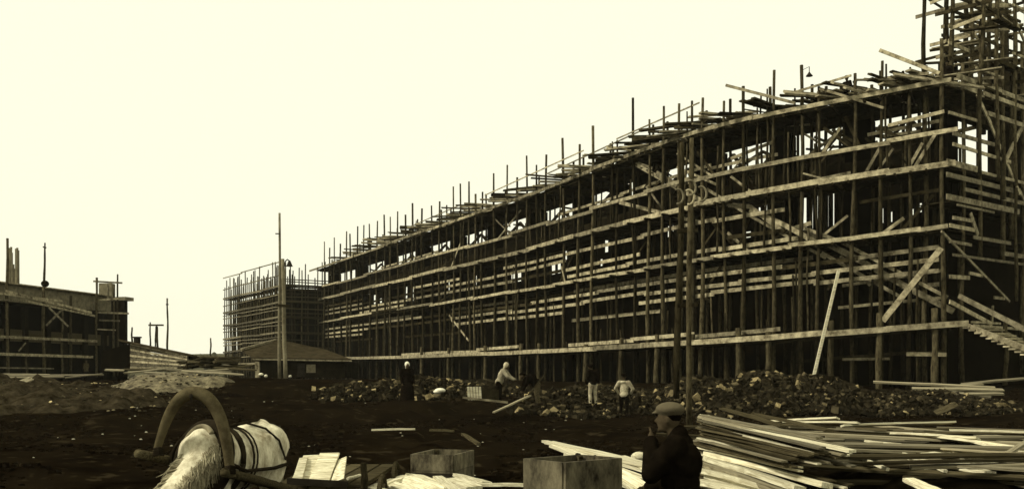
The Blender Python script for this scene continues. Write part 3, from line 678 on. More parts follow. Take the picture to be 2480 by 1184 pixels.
for k in range(15000):
    p = random.choice(rub); a = R(0, 2*math.pi); r = math.sqrt(random.random())*.97
    X = p[0]+math.cos(a)*r*p[2]; Y = p[1]+math.sin(a)*r*p[3]
    if Y > p[1]+.8: continue
    h = 0
    for q in rub:
        d2 = ((X-q[0])/q[2])**2+((Y-q[1])/q[3])**2
        if d2 < 1: h = max(h, -.12+(q[4]+.12)*(1-d2)**1.1)
    z = gz(X, Y)+h+R(-.03, .12); s = R(.05, .13) if random.random() < .9 else R(.13, .2)
    rt = Matrix.Rotation(R(0, 6.3), 3, Vector((R(-1, 1), R(-1, 1), R(-1, 1))).normalized()); sx, sy, sz = s, s*R(.45, .8), s*R(.3, .7)
    m1.box8([Vector((X, Y, z))+rt @ Vector(c) for c in ((-sx, -sy, -sz), (sx, -sy*R(.6, 1), -sz), (sx, sy, -sz), (-sx, sy, -sz*R(.6, 1)), (-sx, -sy, sz), (sx*R(.5, 1), -sy, sz), (sx, sy, sz), (-sx*R(.6, 1), sy, sz))])
tag(m1.build('broken_bricks', M_RUB, origin=(6, 39, 1)), 'scattered broken bricks and stones covering the rubble heap', 'rubble', kind='stuff')
m1 = MB()
for k in range(190):
    Y = R(13, 46); X = R(-.5, .5)*Y*1.05; z = gz(X, Y)
    if R(0, 1) < .35 and Y < 38: continue
    s = R(.015, .045); m1.ball((X, Y, z), s, s*R(.6, 1), s*R(.4, .8), 6, 4)
tag(m1.build('pebbles', M_STONE, origin=(0, 25, .3)), 'small pale stones dotted over the dark soil', 'stones', kind='stuff')
m1 = MB()
for k in range(16000):
    Y = 13+34*random.random()**.8; X = R(-.55, .55)*Y
    if noise.noise(Vector((X*.25, Y*.25, 20))) < -.05: continue
    z = gz(X, Y); s = R(.03, .10)
    rt = Matrix.Rotation(R(0, 6.3), 3, 'Z'); m1.box8([Vector((X, Y, z))+rt @ Vector(c) for c in ((-s, -s*.6, -s*.4), (s, -s*.5, -s*.4), (s*.9, s*.6, -s*.4), (-s, s*.7, -s*.4), (-s*.7, -s*.4, s*R(.2, .5)), (s*.6, -s*.4, s*.3), (s*.5, s*.4, s*R(.1, .5)), (-s*.6, s*.5, s*.4))])
tag(m1.build('clods', M_SOIL, origin=(0, 25, .3)), 'dark clods of churned earth over the yard', 'earth', kind='stuff')
m1 = MB()
for k in range(1700):
    X = R(-26, -12.5); Y = R(33, 45.5); s = R(.02, .09)
    h = max([0]+[-.12+(q[4]+.12)*(1-((X-q[0])/q[2])**2-((Y-q[1])/q[3])**2)**1.1 for q in [(-19, 38, 5, 4.5, .45), (-16.5, 36, 4, 4, .4), (-22, 41, 5, 4, .35), (-15.5, 43, 2.6, 2.5, .55), (-14.3, 43.5, 2.2, 2, .4)] if ((X-q[0])/q[2])**2+((Y-q[1])/q[3])**2 < 1])
    z = gz(X, Y)+h
    m1.ball((X, Y, z), s, s*R(.5, 1), s*R(.3, .6), 6, 4, Matrix.Rotation(R(0, 6), 3, 'Z'))
tag(m1.build('clods', mat('bank_clods', (.10, .085, .05), (.03, .024, .013), 3, objvar=0, island=True), origin=(-18, 40, 2)), 'lumps of sand and earth over the left banks', 'earth', kind='stuff')
# far hill and woods
m1 = MB(); n = 60
for j in range(8):
    for i in range(n+1):
        X = -420+i*10; t = j/7; h = (13+5*noise.noise(Vector((X*.012, 0, 2))))*math.sin(math.pi*min(1, t*.5+.0))
        h *= max(0, min(1, (-X+40)/120)); m1.v.append(Vector((X, 330+t*150, 1.2+h*.9)))
for j in range(7):
    for i in range(n): a = j*(n+1)+i; m1.f.append([a, a+1, a+n+2, a+n+1])
tag(m1.build('hill', M_TREE, smooth=True), kind='structure')
m1 = MB()
for k in range(420):
    X = R(-230, 20); Y = R(330, 400); z = 1.0+13*.9*math.sin(math.pi*.5*(Y-330)/150)*max(0, min(1, (-X+40)/120)); s = R(1.0, 2.6)
    for q in range(5): m1.ball((X+R(-1, 1)*s, Y+R(-1, 1), z+R(.3, 1.4)*s), s*R(.3, .6), None, s*R(.4, .8), 6, 4)
tag(m1.build('distant_wood', M_TREE, origin=(-100, 360, 5)), 'far low woodland on the skyline', 'woodland', kind='stuff')

# ------------------------------------------------------------ boards lying about
def plank_mesh(L, wd, th, seed):
    rnd = random.Random(seed); me = MB(); n = 10; b = 0
    for i in range(n+1):
        x = -L/2+L*i/n; dz = .004*math.sin(i*.7+seed); dw = rnd.uniform(-.012, .012); c = (rnd.uniform(0, .03) if i in (0, n) else 0)
        me.v += [Vector((x, -wd/2+dw+c, -th/2+dz)), Vector((x, wd/2+dw-c, -th/2+dz)), Vector((x, wd/2+dw-c, th/2+dz)), Vector((x, -wd/2+dw+c, th/2+dz))]
        if i:
            q = (i-1)*4
            for k in range(4): me.f.append([q+k, q+(k+1) % 4, q+4+(k+1) % 4, q+4+k])
    me.f.append([0, 1, 2, 3]); q = n*4; me.f.append([q+3, q+2, q+1, q])
    m = bpy.data.meshes.new('plank'); m.from_pydata([tuple(v) for v in me.v], [], me.f); m.update(); return m
PM = {}
for nm, mm in (('pile', M_PILE), ('pale', M_PALE), ('old', M_OLD)):
    for s in range(3):
        m_ = plank_mesh(1.0, .2, .045, s+3); m_.materials.append(mm); PM[(nm, s)] = m_
def where(a, b):
    n_ = sum(1 for _ in PMW); PMW.append(a); return ORD[n_ % 20]+' listed'
def near(a):
    PMN.append(a); return ORD[len(PMN)-1]+' from its left back corner'
PMW = []; PMN = []
def plank(a, b, kind='pale', wscale=1.0, label='', group=None, name='plank', thick=1.0, roll=0):
    a = Vector(a); b = Vector(b); d = b-a; o = bpy.data.objects.new(name, PM[(kind, random.randrange(3))]); COL.objects.link(o)
    o.location = (a+b)/2; o.scale = (d.length, wscale, thick)
    x = d.normalized(); y = Vector((0, 0, 1)).cross(x).normalized(); z = x.cross(y)
    mt = Matrix((x, y, z)).transposed(); o.rotation_euler = (mt @ Matrix.Rotation(roll, 3, 'X')).to_euler()
    return tag(o, label, 'plank', group)
# stack A: long boards running away from the camera, layers visible on the left side
ORD = ['first', 'second', 'third', 'fourth', 'fifth', 'sixth', 'seventh', 'eighth', 'ninth', 'tenth', 'eleventh', 'twelfth', 'thirteenth', 'fourteenth', 'fifteenth', 'sixteenth', 'seventeenth', 'eighteenth', 'nineteenth', 'twentieth']
GA = 'boards in the layered lumber stack'
for lay in range(19):
    xr = (2060, 2000, 2055, 1990, 1965, 2060, 1950, 2010, 1935, 1975, 1920, 1950, 1915, 1930)[lay % 14]
    for c in range(9 if lay < 3 else 2):
        a = V(1690+R(-3, 14), 1011+5.4*lay+R(-1.5, 1.5), 16.5); b = V(xr+R(-25, 15), 1011+5.4*lay+(xr-1690)*.235+R(-3, 3), 13.0)
        o = Vector((.05*c+R(-.05, .05), .2*c+R(-.04, .04), R(-.012, .012)))
        plank(b+o, a+o, random.choice(('pile', 'pile', 'pale', 'old', 'old', 'old')), R(.35, .8), '%s board from the front in the %s layer down of the tall stack' % (ORD[c], ORD[lay]), GA, thick=.55, roll=R(-.12, .12))
for c in range(12):
    a = V(1690, 1120, 16.5); b = V(1900, 1180, 13.4); o = Vector((0, .05*(c % 6), -.10-.1*(c//3)))
    plank(b+o, a+o, 'old', 1.2, '', GA, thick=2)['label'] = 'dark bearer timber low beneath the tall layered stack'
for k_, (a, b) in enumerate((((1750, 988, 21), (1900, 1032, 17)), ((1700, 1006, 17), (1985, 1060, 14)), ((1830, 1002, 20), (2010, 1042, 16)), ((1712, 1020, 16.4), (2065, 1092, 12.9)))):
    plank(V(*a), V(*b), ('old', 'pile', 'old', 'pale')[k_], .8, ORD[k_]+' skewed loose board from the back, on top of the tall stack', 'loose boards on the layered stack', thick=.8)
for k in range(9):
    xl = 1688+R(0, 35); 
    plank(V(1985+R(-50, 40)-k*4, 1172+k*12+R(-5, 3), 12.6-.12*k), V(xl, 1098+k*13+R(-4, 5), 15.6-.17*k), 'pale' if k % 4 != 2 else 'pile', R(.7, 1.15), ORD[k]+' thick pale plank from the back in the row before the tall stack', 'pale planks before the layered stack', thick=1.6, roll=R(-.1, .25))
# flight of pale planks from the open crate towards the man
for k, (a, b) in enumerate((((1320, 1068, 23), (1600, 1150, 16.5)), ((1330, 1070, 22.8), (1580, 1128, 17)), ((1340, 1078, 22), (1560, 1160, 16.0)), ((1375, 1100, 20), (1540, 1168, 15.5)), ((1450, 1118, 18.5), (1575, 1188, 14)), ((1480, 1130, 18), (1600, 1200, 13.5)), ((1505, 1105, 19), (1640, 1165, 15.5)), ((1500, 1150, 16.5), (1560, 1195, 14)))):
    plank(V(*a), V(*b), 'pale', R(.9, 1.3), ORD[k]+' long pale plank from the back behind the open crate left of the man', 'long pale planks behind the open crate', thick=1.2, roll=R(-.2, .2))
m1 = MB(); m1.ball(V(1548, 1106, 19.5), .17, .14, .11, 10, 7); tag(m1.build('white_bundle', M_PALE, origin=V(1548, 1110, 19.5), smooth=True), 'rounded pale wood block lying left of the man in the cap', 'block')
# stack B: jumbled big boards at the right
LBL = 'weathered board in the jumbled lumber heap at the right edge'
for k in range(110):
    Y = R(13.5, 24); X = R(5.9, 6.7+.52*(Y-10)); z = .38+R(0, .48)*(1 if X < 7.6 else .85)
    ang = R(-.35, .12) if k % 4 else R(-1.3, -.5); L = R(3.0, 6.0); d = Vector((math.cos(ang), math.sin(ang)*1.3, R(-.04, .03)))*L/2; c = Vector((X, Y, z))
    plank(c-d, c+d, random.choice(('pile', 'pile', 'old', 'old', 'old')), R(.5, 1.2), LBL, 'boards in the right lumber heap', thick=.9, roll=R(-.25, .25))
for a, b, ws in (((1870, 1020, 24), (2030, 1012, 23), 2.0), ((1900, 1022, 23), (2080, 1024, 22), 2.4), ((2040, 1030, 22), (2310, 1022, 23), 1.4), ((2090, 1075, 18), (2350, 1112, 15.5), 1.9), ((2100, 1068, 18.5), (2260, 1085, 17), 1.3),
                 ((2200, 1110, 16), (2400, 1145, 14), 1.8), ((2240, 1100, 15.6), (2400, 1098, 16), 2.2), ((2250, 1055, 19), (2480, 1085, 16.6), 1.6), ((2160, 1050, 19.5), (2370, 1062, 18), 1.6), ((2300, 1040, 21), (2500, 1046, 20.5), 1.0),
                 ((2420, 1112, 15.4), (2500, 1065, 17), .8), ((2230, 1130, 14.6), (2380, 1122, 15), 1.8), ((2190, 1098, 16), (2290, 1140, 14.2), .6), ((2320, 1060, 18.6), (2500, 1100, 15.6), 1.3), ((2200, 1160, 13.4), (2290, 1200, 12.4), 1.5), ((2350, 1120, 14.6), (2440, 1125, 14.4), .8),
                 ((2060, 1100, 15.2), (2150, 1135, 13.8), .4)):
    plank(V(*a), V(*b), 'pale', ws*.62, '%s pale board across the right heap' % where(a, b), 'pale boards on the right heap', roll=R(-.35, .1))
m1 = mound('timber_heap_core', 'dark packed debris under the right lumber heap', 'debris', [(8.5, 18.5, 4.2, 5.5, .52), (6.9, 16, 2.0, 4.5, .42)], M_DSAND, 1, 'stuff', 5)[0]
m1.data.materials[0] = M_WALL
# boards below the end scaffold
for a, b in (((2115, 924, 40.2), (2410, 938, 38.8)), ((2330, 930, 40), (2482, 916, 40.6)), ((2210, 940, 39), (2430, 944, 38.6)), ((2245, 955, 38), (2430, 953, 38)), ((2300, 948, 38.6), (2400, 962, 37.8)), ((2290, 935, 39.6), (2380, 930, 40))):
    plank(V(*a), V(*b), 'pile', R(.8, 1.3), 'pale board lying on the bank below the right-hand stair', 'boards under the stair', thick=1.5, roll=.3)
# boards at left
for a, b in (((-20, 910, 50), (250, 907, 47)), ((0, 914, 47), (155, 912, 47)), ((158, 914, 46), (248, 905, 46)), ((-30, 905, 53), (120, 907, 52))):
    plank(V(*a), V(*b), 'pile', R(.4, .6), 'long thin pale board on the ground before the low block at far left', 'boards before the left block', thick=1.2, roll=.3)
plank(V(32, 935, 41), V(76, 916, 42), 'pile', 1.3, 'short pale board tilted on the far left earth bank', thick=1.5, roll=.5)
for a, b in (((255, 895, 46), (300, 897, 46)), ((300, 903, 46), (400, 893, 48)), ((380, 894, 48), (560, 901, 48)), ((400, 905, 46), (570, 893, 50)), ((300, 894, 49), (450, 897, 50)), ((440, 898, 47), (590, 907, 46)), ((520, 890, 50), (620, 896, 49)), ((350, 901, 46), (450, 907, 45))):
    plank(V(*a), V(*b), random.choice(('pile', 'old', 'pile')), R(.6, 1.1), 'pale board among planks strewn across the sand heap by the left shed', 'boards strewn by the left shed', thick=1.2, roll=.3)
for k in range(22):
    x = R(460, 600); y = R(868, 893); plank(V(x-R(20, 60), y+R(-8, 8), 56), V(x+R(20, 50), y+R(-10, 6), 57), 'old', 1.3, 'dark timber in the debris pile between the two sheds', 'debris timbers between the sheds', thick=2, roll=R(-.5, .5))
plank(V(900, 1040, 20), V(1005, 1038, 20), 'pale', .35, 'thin bright lath lying alone on the dark soil', thick=.8)
plank(V(1040, 1040, 20), V(1100, 1043, 20), 'old', .4, 'dull short lath on the soil above the broken box')
plank(V(1120, 1050, 19), V(1160, 1075, 18), 'old', .4, 'dull lath slanting beside the broken box')
plank(V(1195, 998, 31), V(1285, 957, 33), 'pile', .45, 'thin pole slanting up to the bending worker')
plank(V(2415, 1112, 15), V(2500, 1062, 16), 'pile', .5, 'slim stick poking up at the right edge of the heap')
plank(V(2265, 1000, 35), V(2318, 978, 35), 'old', 1.4, 'short dull board at the right tail of the rubble', roll=.6)
# pale boards pile near the bottom centre
for a, b, ws in (((905, 1180, 13), (985, 1152, 14.6), 1.2), ((975, 1158, 14.2), (1060, 1190, 12.6), 1.6), ((1005, 1150, 14.6), (1100, 1188, 12.8), 1.8), ((1085, 1160, 14), (1150, 1180, 13.2), 1.6), ((1110, 1150, 14.4), (1180, 1170, 13.6), 1.3),
                 ((930, 1165, 13.8), (1010, 1195, 12.6), 1.4), ((880, 1178, 13), (940, 1192, 12.6), 1.6), ((1140, 1172, 13.5), (1280, 1174, 13.4), .3), ((1060, 1155, 14.2), (1110, 1195, 12.4), 1)):
    plank(V(*a), V(*b), 'pale', ws*.8, 'pale board in the bottom centre pile, %s' % near(a), 'boards in the bottom centre pile', roll=R(-.3, .3))

# ------------------------------------------------------------ crates and boxes
def open_box(name, label, c, sx, sy, sz, yaw, m, th=.03, boards=4, extra=None, cat='crate', rim=None):
    T = thing(name, c, label, cat); T.rotation_euler = (0, 0, yaw)
    def prt(nm, ctr, a, b, h, mm):
        m1 = MB(); m1.box(ctr, a, b, h); o = m1.build(nm, mm, None, origin=(0, 0, 0)); o.location = (0, 0, 0); o.parent = T; return o
    for sgn in (-1, 1):
        for k in range(boards):
            z = sz*(k+.5)/boards; hh = sz/boards*.975
            prt('side_board', (0, sgn*sy/2, z), sx-.004, th*R(.9, 1.1), hh, m); prt('side_board', (sgn*sx/2, 0, z), th*R(.9, 1.1), sy-th-.004, hh, m)
    prt('bottom', (0, 0, .03), sx-.06, sy-.06, .04, m)
    for sx_ in (-1, 1):
        for sy_ in (-1, 1): prt('corner_batten', (sx_*(sx/2-.06), sy_*(sy/2-.04), sz/2), .05, .05, sz*.98, rim or m)
    return T
# big open box in the foreground; corner toward the camera at column 1358
topz = 1.26
T = open_box('open_crate', 'large open-topped plank box with pale left side, bottom centre right', (.567, 9.065, .04), .74, .53, topz-.04, math.atan2(.49, .56), M_CRATE, boards=3, rim=M_OLD)
T2_ = open_box('broken_box', 'battered old wooden box lying open on the soil behind the bottom centre boards', (-1.13, 16.0, .27), .70, 1.15, .52, math.radians(-14), M_CRATE, boards=2, rim=M_OLD)
m1 = MB(); m1.box((0, -.60, .2), .74, .02, .05); o = m1.build('strap', M_IRON, None, origin=(0, 0, 0)); o.parent = T2_
m1 = MB(); m1.ball((.10, -.61, .08), .035, .02, .035); o = m1.build('plate', M_WHITE, None, origin=(0, 0, 0)); o.parent = T2_
# hand barrow box next to the pale-clad worker
HB = thing('mortar_box', V(1180, 972, 33.5), 'slatted pale-ended wooden mortar box beside the pale-clad worker', 'box')
m1 = MB(); b0 = V(1135, 940, 33.2); b1 = V(1165, 938, 33); 
for k in range(5):
    a = V(1134+7*k, 936, 33.2); b = V(1136+7*k, 968, 33.2); m1.beam(a, b, .08, .04)
m1.build('slatted_end', M_PALE, HB)
m1 = MB(); m1.box8([V(1165, 968, 33.3), V(1208, 972, 34.5), V(1208, 972, 35.5), V(1140, 966, 34.6), V(1165, 938, 33.3), V(1208, 943, 34.5), V(1208, 943, 35.5), V(1140, 936, 34.6)]); m1.build('side', M_DBOARD, HB)
m1 = MB(); m1.beam(V(1120, 962, 33), V(1230, 974, 33), .12, .07); m1.build('runner', M_BOARD, HB)
m1 = MB(); m1.ball(V(1066, 945, 35), .2, .2, .09, 10, 6); m1.ball(V(1060, 948, 35), .16, .2, .08, 10, 6); tag(m1.build('pale_sack', M_WHITE, origin=V(1066, 950, 35), smooth=True), 'small pale sack on the earth left of the mortar box', 'sack')
for x, y in ((632, 906), (644, 910), (703, 911), (1705, 1000)):
    m1 = MB(); m1.ball(V(x, y, 44), R(.07, .13), .10, .07, 7, 5); tag(m1.build('pale_stone', M_STONE, origin=V(x, y, 44), smooth=True), 'pale stone on the earth bank', 'stone', 'pale stones on the bank')
px_board = plank(V(1268, 972, 33), V(1320, 905, 33), 'old', .6, 'dark shovel-like board beside the bending worker')

# ------------------------------------------------------------ people
def person(label, base, yaw, s=1.0, J=None, top=M_COAT, legs=M_COAT, head='cap', hat=M_COAT, voxel=.02, skirt=False, lean=0, coat_len=.62, detail=False, group=None, bulk=1.0):
    T = thing('person', base, label, 'person', group); T.rotation_euler = (0, 0, yaw)
    j = dict(pel=(0, 0, .93), chest=(0, .0, 1.28), neck=(0, .01, 1.47), head=(0, -.02, 1.61), shL=(.18, 0, 1.40), shR=(-.18, 0, 1.40), elL=(.24, .02, 1.13), elR=(-.24, .02, 1.13), haL=(.23, -.12, .90), haR=(-.23, -.12, .90),
             hipL=(.09, 0, .90), hipR=(-.09, 0, .90), knL=(.11, -.03, .50), knR=(-.11, -.03, .50), ftL=(.12, .02, .08), ftR=(-.12, .02, .08))
    j.update(J or {}); j = {k: Vector(v)*s for k, v in j.items()}
    def fin(mb, nm, m, vx=voxel, sm=4):
        o = fuse(mb, nm, m, None, vx, sm, origin=(0, 0, 0)); o.parent = T; return o
    b = MB(); hd = j['head']
    fw = Vector(j.get('face', Vector((0, -1, 0)))).normalized()
    rt = Vector((0, -1, 0)).rotation_difference(fw).to_matrix()
    def hp(x, y, z): return hd+rt @ (Vector((x, y, z))*s)
    b.ball(hd, .078*s, .095*s, .112*s, 16, 12, rt); b.ball(hp(0, -.03, -.06), .056*s, .06*s, .06*s, 12, 8)
    b.cap(hp(0, -.092, .01), hp(0, -.112, -.022), .010*s, .016*s, 8)          # nose
    b.ball(hp(0, -.078, -.095), .025*s, .02*s, .018*s)                      # chin
    b.ball(hp(0, -.088, -.058), .024*s, .012*s, .010*s)                      # mouth
    for sg in (-1, 1):
        b.ball(hp(.078*sg, .01, -.01), .012*s, .022*s, .032*s); b.ball(hp(.03*sg, -.085, .028), .018*s, .008*s, .006*s)
    b.cap(j['neck']-Vector((0, 0, .03*s)), hd-Vector((0, -.01*s, .06*s)), .058*s, .052*s)
    b.ball((j['chest']+j['pel'])/2, .14*s, .09*s, .25*s); b.ball(j['chest'], .155*s, .10*s, .15*s); b.ball(j['pel'], .15*s, .11*s, .12*s)
    for a in 'LR':
        b.cap(j['sh'+a], j['el'+a], .048*s, .038*s); b.cap(j['el'+a], j['ha'+a], .037*s, .025*s)
        b.cap(j['hip'+a], j['kn'+a], .078*s, .052*s); b.cap(j['kn'+a], j['ft'+a], .05*s, .036*s)
        d = (j['ha'+a]-j['el'+a]).normalized(); sd_ = d.cross(Vector((0, -1, .2))).normalized(); h = j['ha'+a]+d*.04*s; pn = sd_.cross(d)
        b.ball(h, .026*s, .03*s, .04*s, 10, 8)
        for q in range(4):
            o = sd_*(q-1.5)*.019*s; L_ = (.055, .068, .062, .048)[q]*s
            m_ = h+d*(.035*s+L_*.5)+o+pn*.004*s; e = h+d*(.03*s+L_)+o+pn*.02*s; b.cap(h+o+d*.02*s, m_, .0095*s, .009*s, 8); b.cap(m_, e, .009*s, .0075*s, 8)
        b.cap(h-sd_*.02*s, h-sd_*.045*s+d*.03*s+pn*.01*s, .011*s, .009*s, 8)
    for a in 'LR': b.cap(j['ft'+a]-Vector((0, 0, .03*s)), j['ft'+a]+Vector((0, -.15*s, -.04*s)), .04*s, .035*s)
    fin(b, 'body', M_SKIN, min(voxel, .013) if detail else voxel, 2 if detail else 1)
    c = MB(); k = bulk
    c.ball(j['chest'], .185*s*k, .135*s*k, .19*s); c.ball((j['chest']*.5+j['pel']*.5), .165*s*k, .13*s*k, .25*s); c.ball(j['pel'], .175*s*k, .14*s*k, .15*s)
    if k > 1: c.cap(j['neck']-Vector((0, 0, .07*s)), j['neck']+Vector((0, 0, .02*s)), .12*s, .085*s)
    c.ball(j['neck']-Vector((0, 0, .05*s)), .10*s, .085*s, .06*s)
    for a in 'LR':
        c.cap(j['sh'+a], j['el'+a], .082*s*k, .066*s*k); c.cap(j['el'+a], j['ha'+a]*.94+j['el'+a]*.06, .064*s*k, .05*s*k)
        c.cap(j['chest']+Vector((0, 0, .1*s)), j['sh'+a], .09*s, .08*s)
    if coat_len < .8:
        hem = Vector((j['pel'].x, j['pel'].y, coat_len*s)); n = 10; c.tube([j['pel']+Vector((0, 0, .1*s)), j['pel'], (j['pel']+hem)/2, hem], [.16*s*k, .19*s*k, .225*s*k, .27*s*k], 16, flat=.8)
    fin(c, 'coat' if top is M_COAT else 'shirt', top, voxel, 3)
    t = MB()
    for a in 'LR': t.cap(j['hip'+a], j['kn'+a], .095*s, .07*s); t.cap(j['kn'+a], j['ft'+a]+Vector((0, 0, .08*s)), .07*s, .06*s)
    t.ball(j['pel']-Vector((0, 0, .03*s)), .165*s, .13*s, .13*s)
    if skirt: t.tube([j['pel'], j['pel']*.5+Vector((0, 0, .3*s)), Vector((j['pel'].x*.3, 0, .2*s))], [.17*s, .24*s, .30*s], 16)
    fin(t, 'skirt' if skirt else 'trousers', legs, voxel, 3)
    bt = MB()
    for a in 'LR': bt.cap(j['ft'+a]+Vector((0, .01*s, -.02*s)), j['ft'+a]+Vector((0, -.17*s, -.035*s)), .055*s, .045*s); bt.cap(j['ft'+a]+Vector((0, 0, .16*s)), j['ft'+a], .055*s, .055*s)
    fin(bt, 'boots', M_LEATHER, voxel, 2)
    hh = MB()
    if head == 'cap':
        hh.ball(hp(0, .012, .078), .112*s, .125*s, .062*s, 20, 10, rt); hh.ball(hp(0, .01, .05), .088*s, .103*s, .065*s, 18, 8, rt); hh.ball(hp(0, -.105, .045), .058*s, .042*s, .012*s, 14, 6, rt); fin(hh, 'cap', hat, voxel*.8, 2)
        hr = MB(); hr.ball(hp(0, .022, .025), .082*s, .086*s, .075*s, 16, 10, rt); hr2 = hr.build('hair', M_COAT, None, origin=(0, 0, 0), smooth=True); hr2.parent = T
    else:
        hh.ball(hp(0, .018, .02), .098*s, .108*s, .122*s, 18, 10, rt); hh.ball(hp(0, .09, -.09), .06*s, .05*s, .08*s, 12, 8, rt); fin(hh, 'headscarf', hat, voxel, 3)
    return T
# the man in the cap, seen from behind and to his left side
fx = (1622-CX)/F*8.6
person('man in flat cap and long dark coat, back half turned, hand raised to his face', (fx+.06, 8.5, -.06), math.radians(-108), 1.05,
       dict(face=(-.1, -1, 0), head=(0, -.08, 1.625), neck=(0, .0, 1.47), chest=(0, .03, 1.26), haL=(.05, -.22, 1.44), elL=(.22, -.19, 1.18), haR=(-.14, -.28, 1.02), elR=(-.26, .0, 1.10)), coat_len=.45, voxel=.016, hat=M_CAP, detail=True, bulk=1.28)
def gp(x, yfoot, Y): return V(x, yfoot, Y)
person('worker in dark clothes and white headscarf standing by the left rubble', gp(986, 984, 37), math.radians(20), .98, head='scarf', hat=M_WHITE, skirt=True)
person('pale-clad worker leaning forward behind the slatted mortar box', gp(1208, 985, 36), math.radians(78), 1.0, dict(chest=(0, -.16, 1.24), neck=(0, -.25, 1.40), head=(0, -.30, 1.52), shL=(.18, -.20, 1.34), shR=(-.18, -.20, 1.34), elL=(.22, -.38, 1.12), elR=(-.22, -.38, 1.12), haL=(.15, -.6, 1.0), haR=(-.15, -.6, 1.0)), top=M_SHIRT, head='scarf', hat=M_SHIRT, coat_len=.9)
person('worker bending low over a slanting pole right of the mortar box', gp(1302, 985, 37), math.radians(-75), 1.0, dict(chest=(0, -.32, 1.08), neck=(0, -.48, 1.16), head=(0, -.60, 1.18), shL=(.17, -.42, 1.12), shR=(-.17, -.42, 1.12), elL=(.2, -.5, .85), elR=(-.2, -.5, .85), haL=(.12, -.62, .62), haR=(-.12, -.62, .62)), top=M_COAT, legs=M_OLD, coat_len=.9)
person('worker in dark vest and pale trousers stooping in the rubble', gp(1436, 985, 37), math.radians(200), .98, dict(chest=(0, -.12, 1.25), neck=(0, -.2, 1.42), head=(0, -.26, 1.53)), top=M_COAT, legs=M_SHIRT, coat_len=.9)
person('worker in loose pale shirt and dark trousers standing in rubble', gp(1511, 1016, 36.5), math.radians(160), 1.0, dict(chest=(0, -.08, 1.27), elL=(.33, -.05, 1.18), elR=(-.33, -.05, 1.16), haL=(.24, -.2, .98), haR=(-.22, -.2, .98)), top=M_SHIRT, coat_len=.9)
person('small figure in grey standing by the low block at far left', gp(209, 914, 74), 0, .75, top=M_OLD, head='scarf', hat=M_OLD, voxel=.03)
sit = dict(knL=(.12, -.38, .86), knR=(-.12, -.38, .86), ftL=(.12, -.42, .42), ftR=(-.12, -.42, .42), haL=(.15, -.35, .95), haR=(-.15, -.35, .95))
def sit_base(x, y, off): 
    p = P(x, 1.01, off); return (p.x, p.y, p.z)
person('dark figure crouching on the top deck facing left', tuple(Vector(sit_base(2046, 0, -.6))-Vector((0, 0, .45))), math.radians(-60), 1.0, sit, voxel=.03, coat_len=.9)
person('second dark figure bowed on the top deck near the lamp', tuple(Vector(sit_base(2060, 0, -1.2))-Vector((0, 0, .5))), math.radians(40), .95, sit, voxel=.03, coat_len=.9)
person('tiny dark worker standing on the far part of the top deck', sit_base(882, 0, -.6), 0, .95, voxel=.04)
person('dark figure standing on the boards at the foot of the tower', tuple(E(2.0, 1.0, -1.0)), math.radians(-40), .9, voxel=.03)

# ------------------------------------------------------------ horse, harness and cart
HO = thing('horse', (-3.15, 10.9, 0), 'grey-white harnessed horse facing the camera with lowered neck, bottom left', 'horse')
b = MB()
hv = Vector((-.25, -.97, 0)).normalized(); sdv = Vector((.97, -.25, 0)).normalized()     # forward, to the image right
def hpnt(f, s_, z): return Vector((-2.98, 11.45, 0))+hv*f+sdv*s_+Vector((0, 0, z))
spine = [(-.30, 1.10, .16, .2), (-.15, 1.17, .29, .29), (.05, 1.15, .34, .34), (.30, 1.10, .34, .36), (.60, 1.06, .34, .37), (.90, 1.08, .31, .36), (1.15, 1.14, .26, .33), (1.30, 1.15, .2, .26)]
for (f1, z1, w1, h1), (f2, z2, w2, h2) in zip(spine, spine[1:]):
    for t in (0, .33, .66):
        b.ball(hpnt(f1+(f2-f1)*t, 0, z1+(z2-z1)*t), w1+(w2-w1)*t, .2, h1+(h2-h1)*t, 16, 12)
for s_ in (-1, 1): b.ball(hpnt(.0, .17*s_, 1.33), .13, .13, .11); b.ball(hpnt(1.0, .16*s_, 1.2), .16, .15, .25)
b.ball(hpnt(-.05, 0, 1.42), .10, .12, .10)
nk = [(1.05, .03, 1.14, .24), (1.25, .06, 1.12, .20), (1.5, .04, .98, .18), (1.75, .02, .80, .16), (1.95, .0, .64, .14)]
for (a, c) in zip(nk, nk[1:]): b.cap(hpnt(a[0], a[1], a[2]), hpnt(c[0], c[1], c[2]), a[3], c[3], 16)
b.cap(hpnt(1.98, 0, .62), hpnt(2.12, 0, .42), .13, .10, 14); b.cap(hpnt(2.12, 0, .42), hpnt(2.2, 0, .22), .095, .065, 14); b.ball(hpnt(2.2, 0, .18), .07, .07, .06)
for s_ in (-1, 1): b.cap(hpnt(1.93, .07*s_, .76), hpnt(1.9, .11*s_, .88), .035, .012, 8)
for s_ in (-1, 1):
    b.cap(hpnt(1.08, .17*s_, .95), hpnt(1.12, .16*s_, .52), .105, .058); b.cap(hpnt(1.12, .16*s_, .52), hpnt(1.1, .16*s_, .14), .05, .04); b.cap(hpnt(1.1, .16*s_, .12), hpnt(1.16, .16*s_, .04), .05, .06)
    b.cap(hpnt(-.02, .18*s_, 1.0), hpnt(.12, .18*s_, .68), .17, .09); b.cap(hpnt(.12, .18*s_, .68), hpnt(-.12, .17*s_, .46), .085, .055); b.cap(hpnt(-.12, .17*s_, .46), hpnt(-.06, .17*s_, .12), .05, .042); b.cap(hpnt(-.06, .17*s_, .10), hpnt(0, .17*s_, .04), .05, .06)
hb = fuse(b, 'body', M_HORSE, HO, .026, 5)
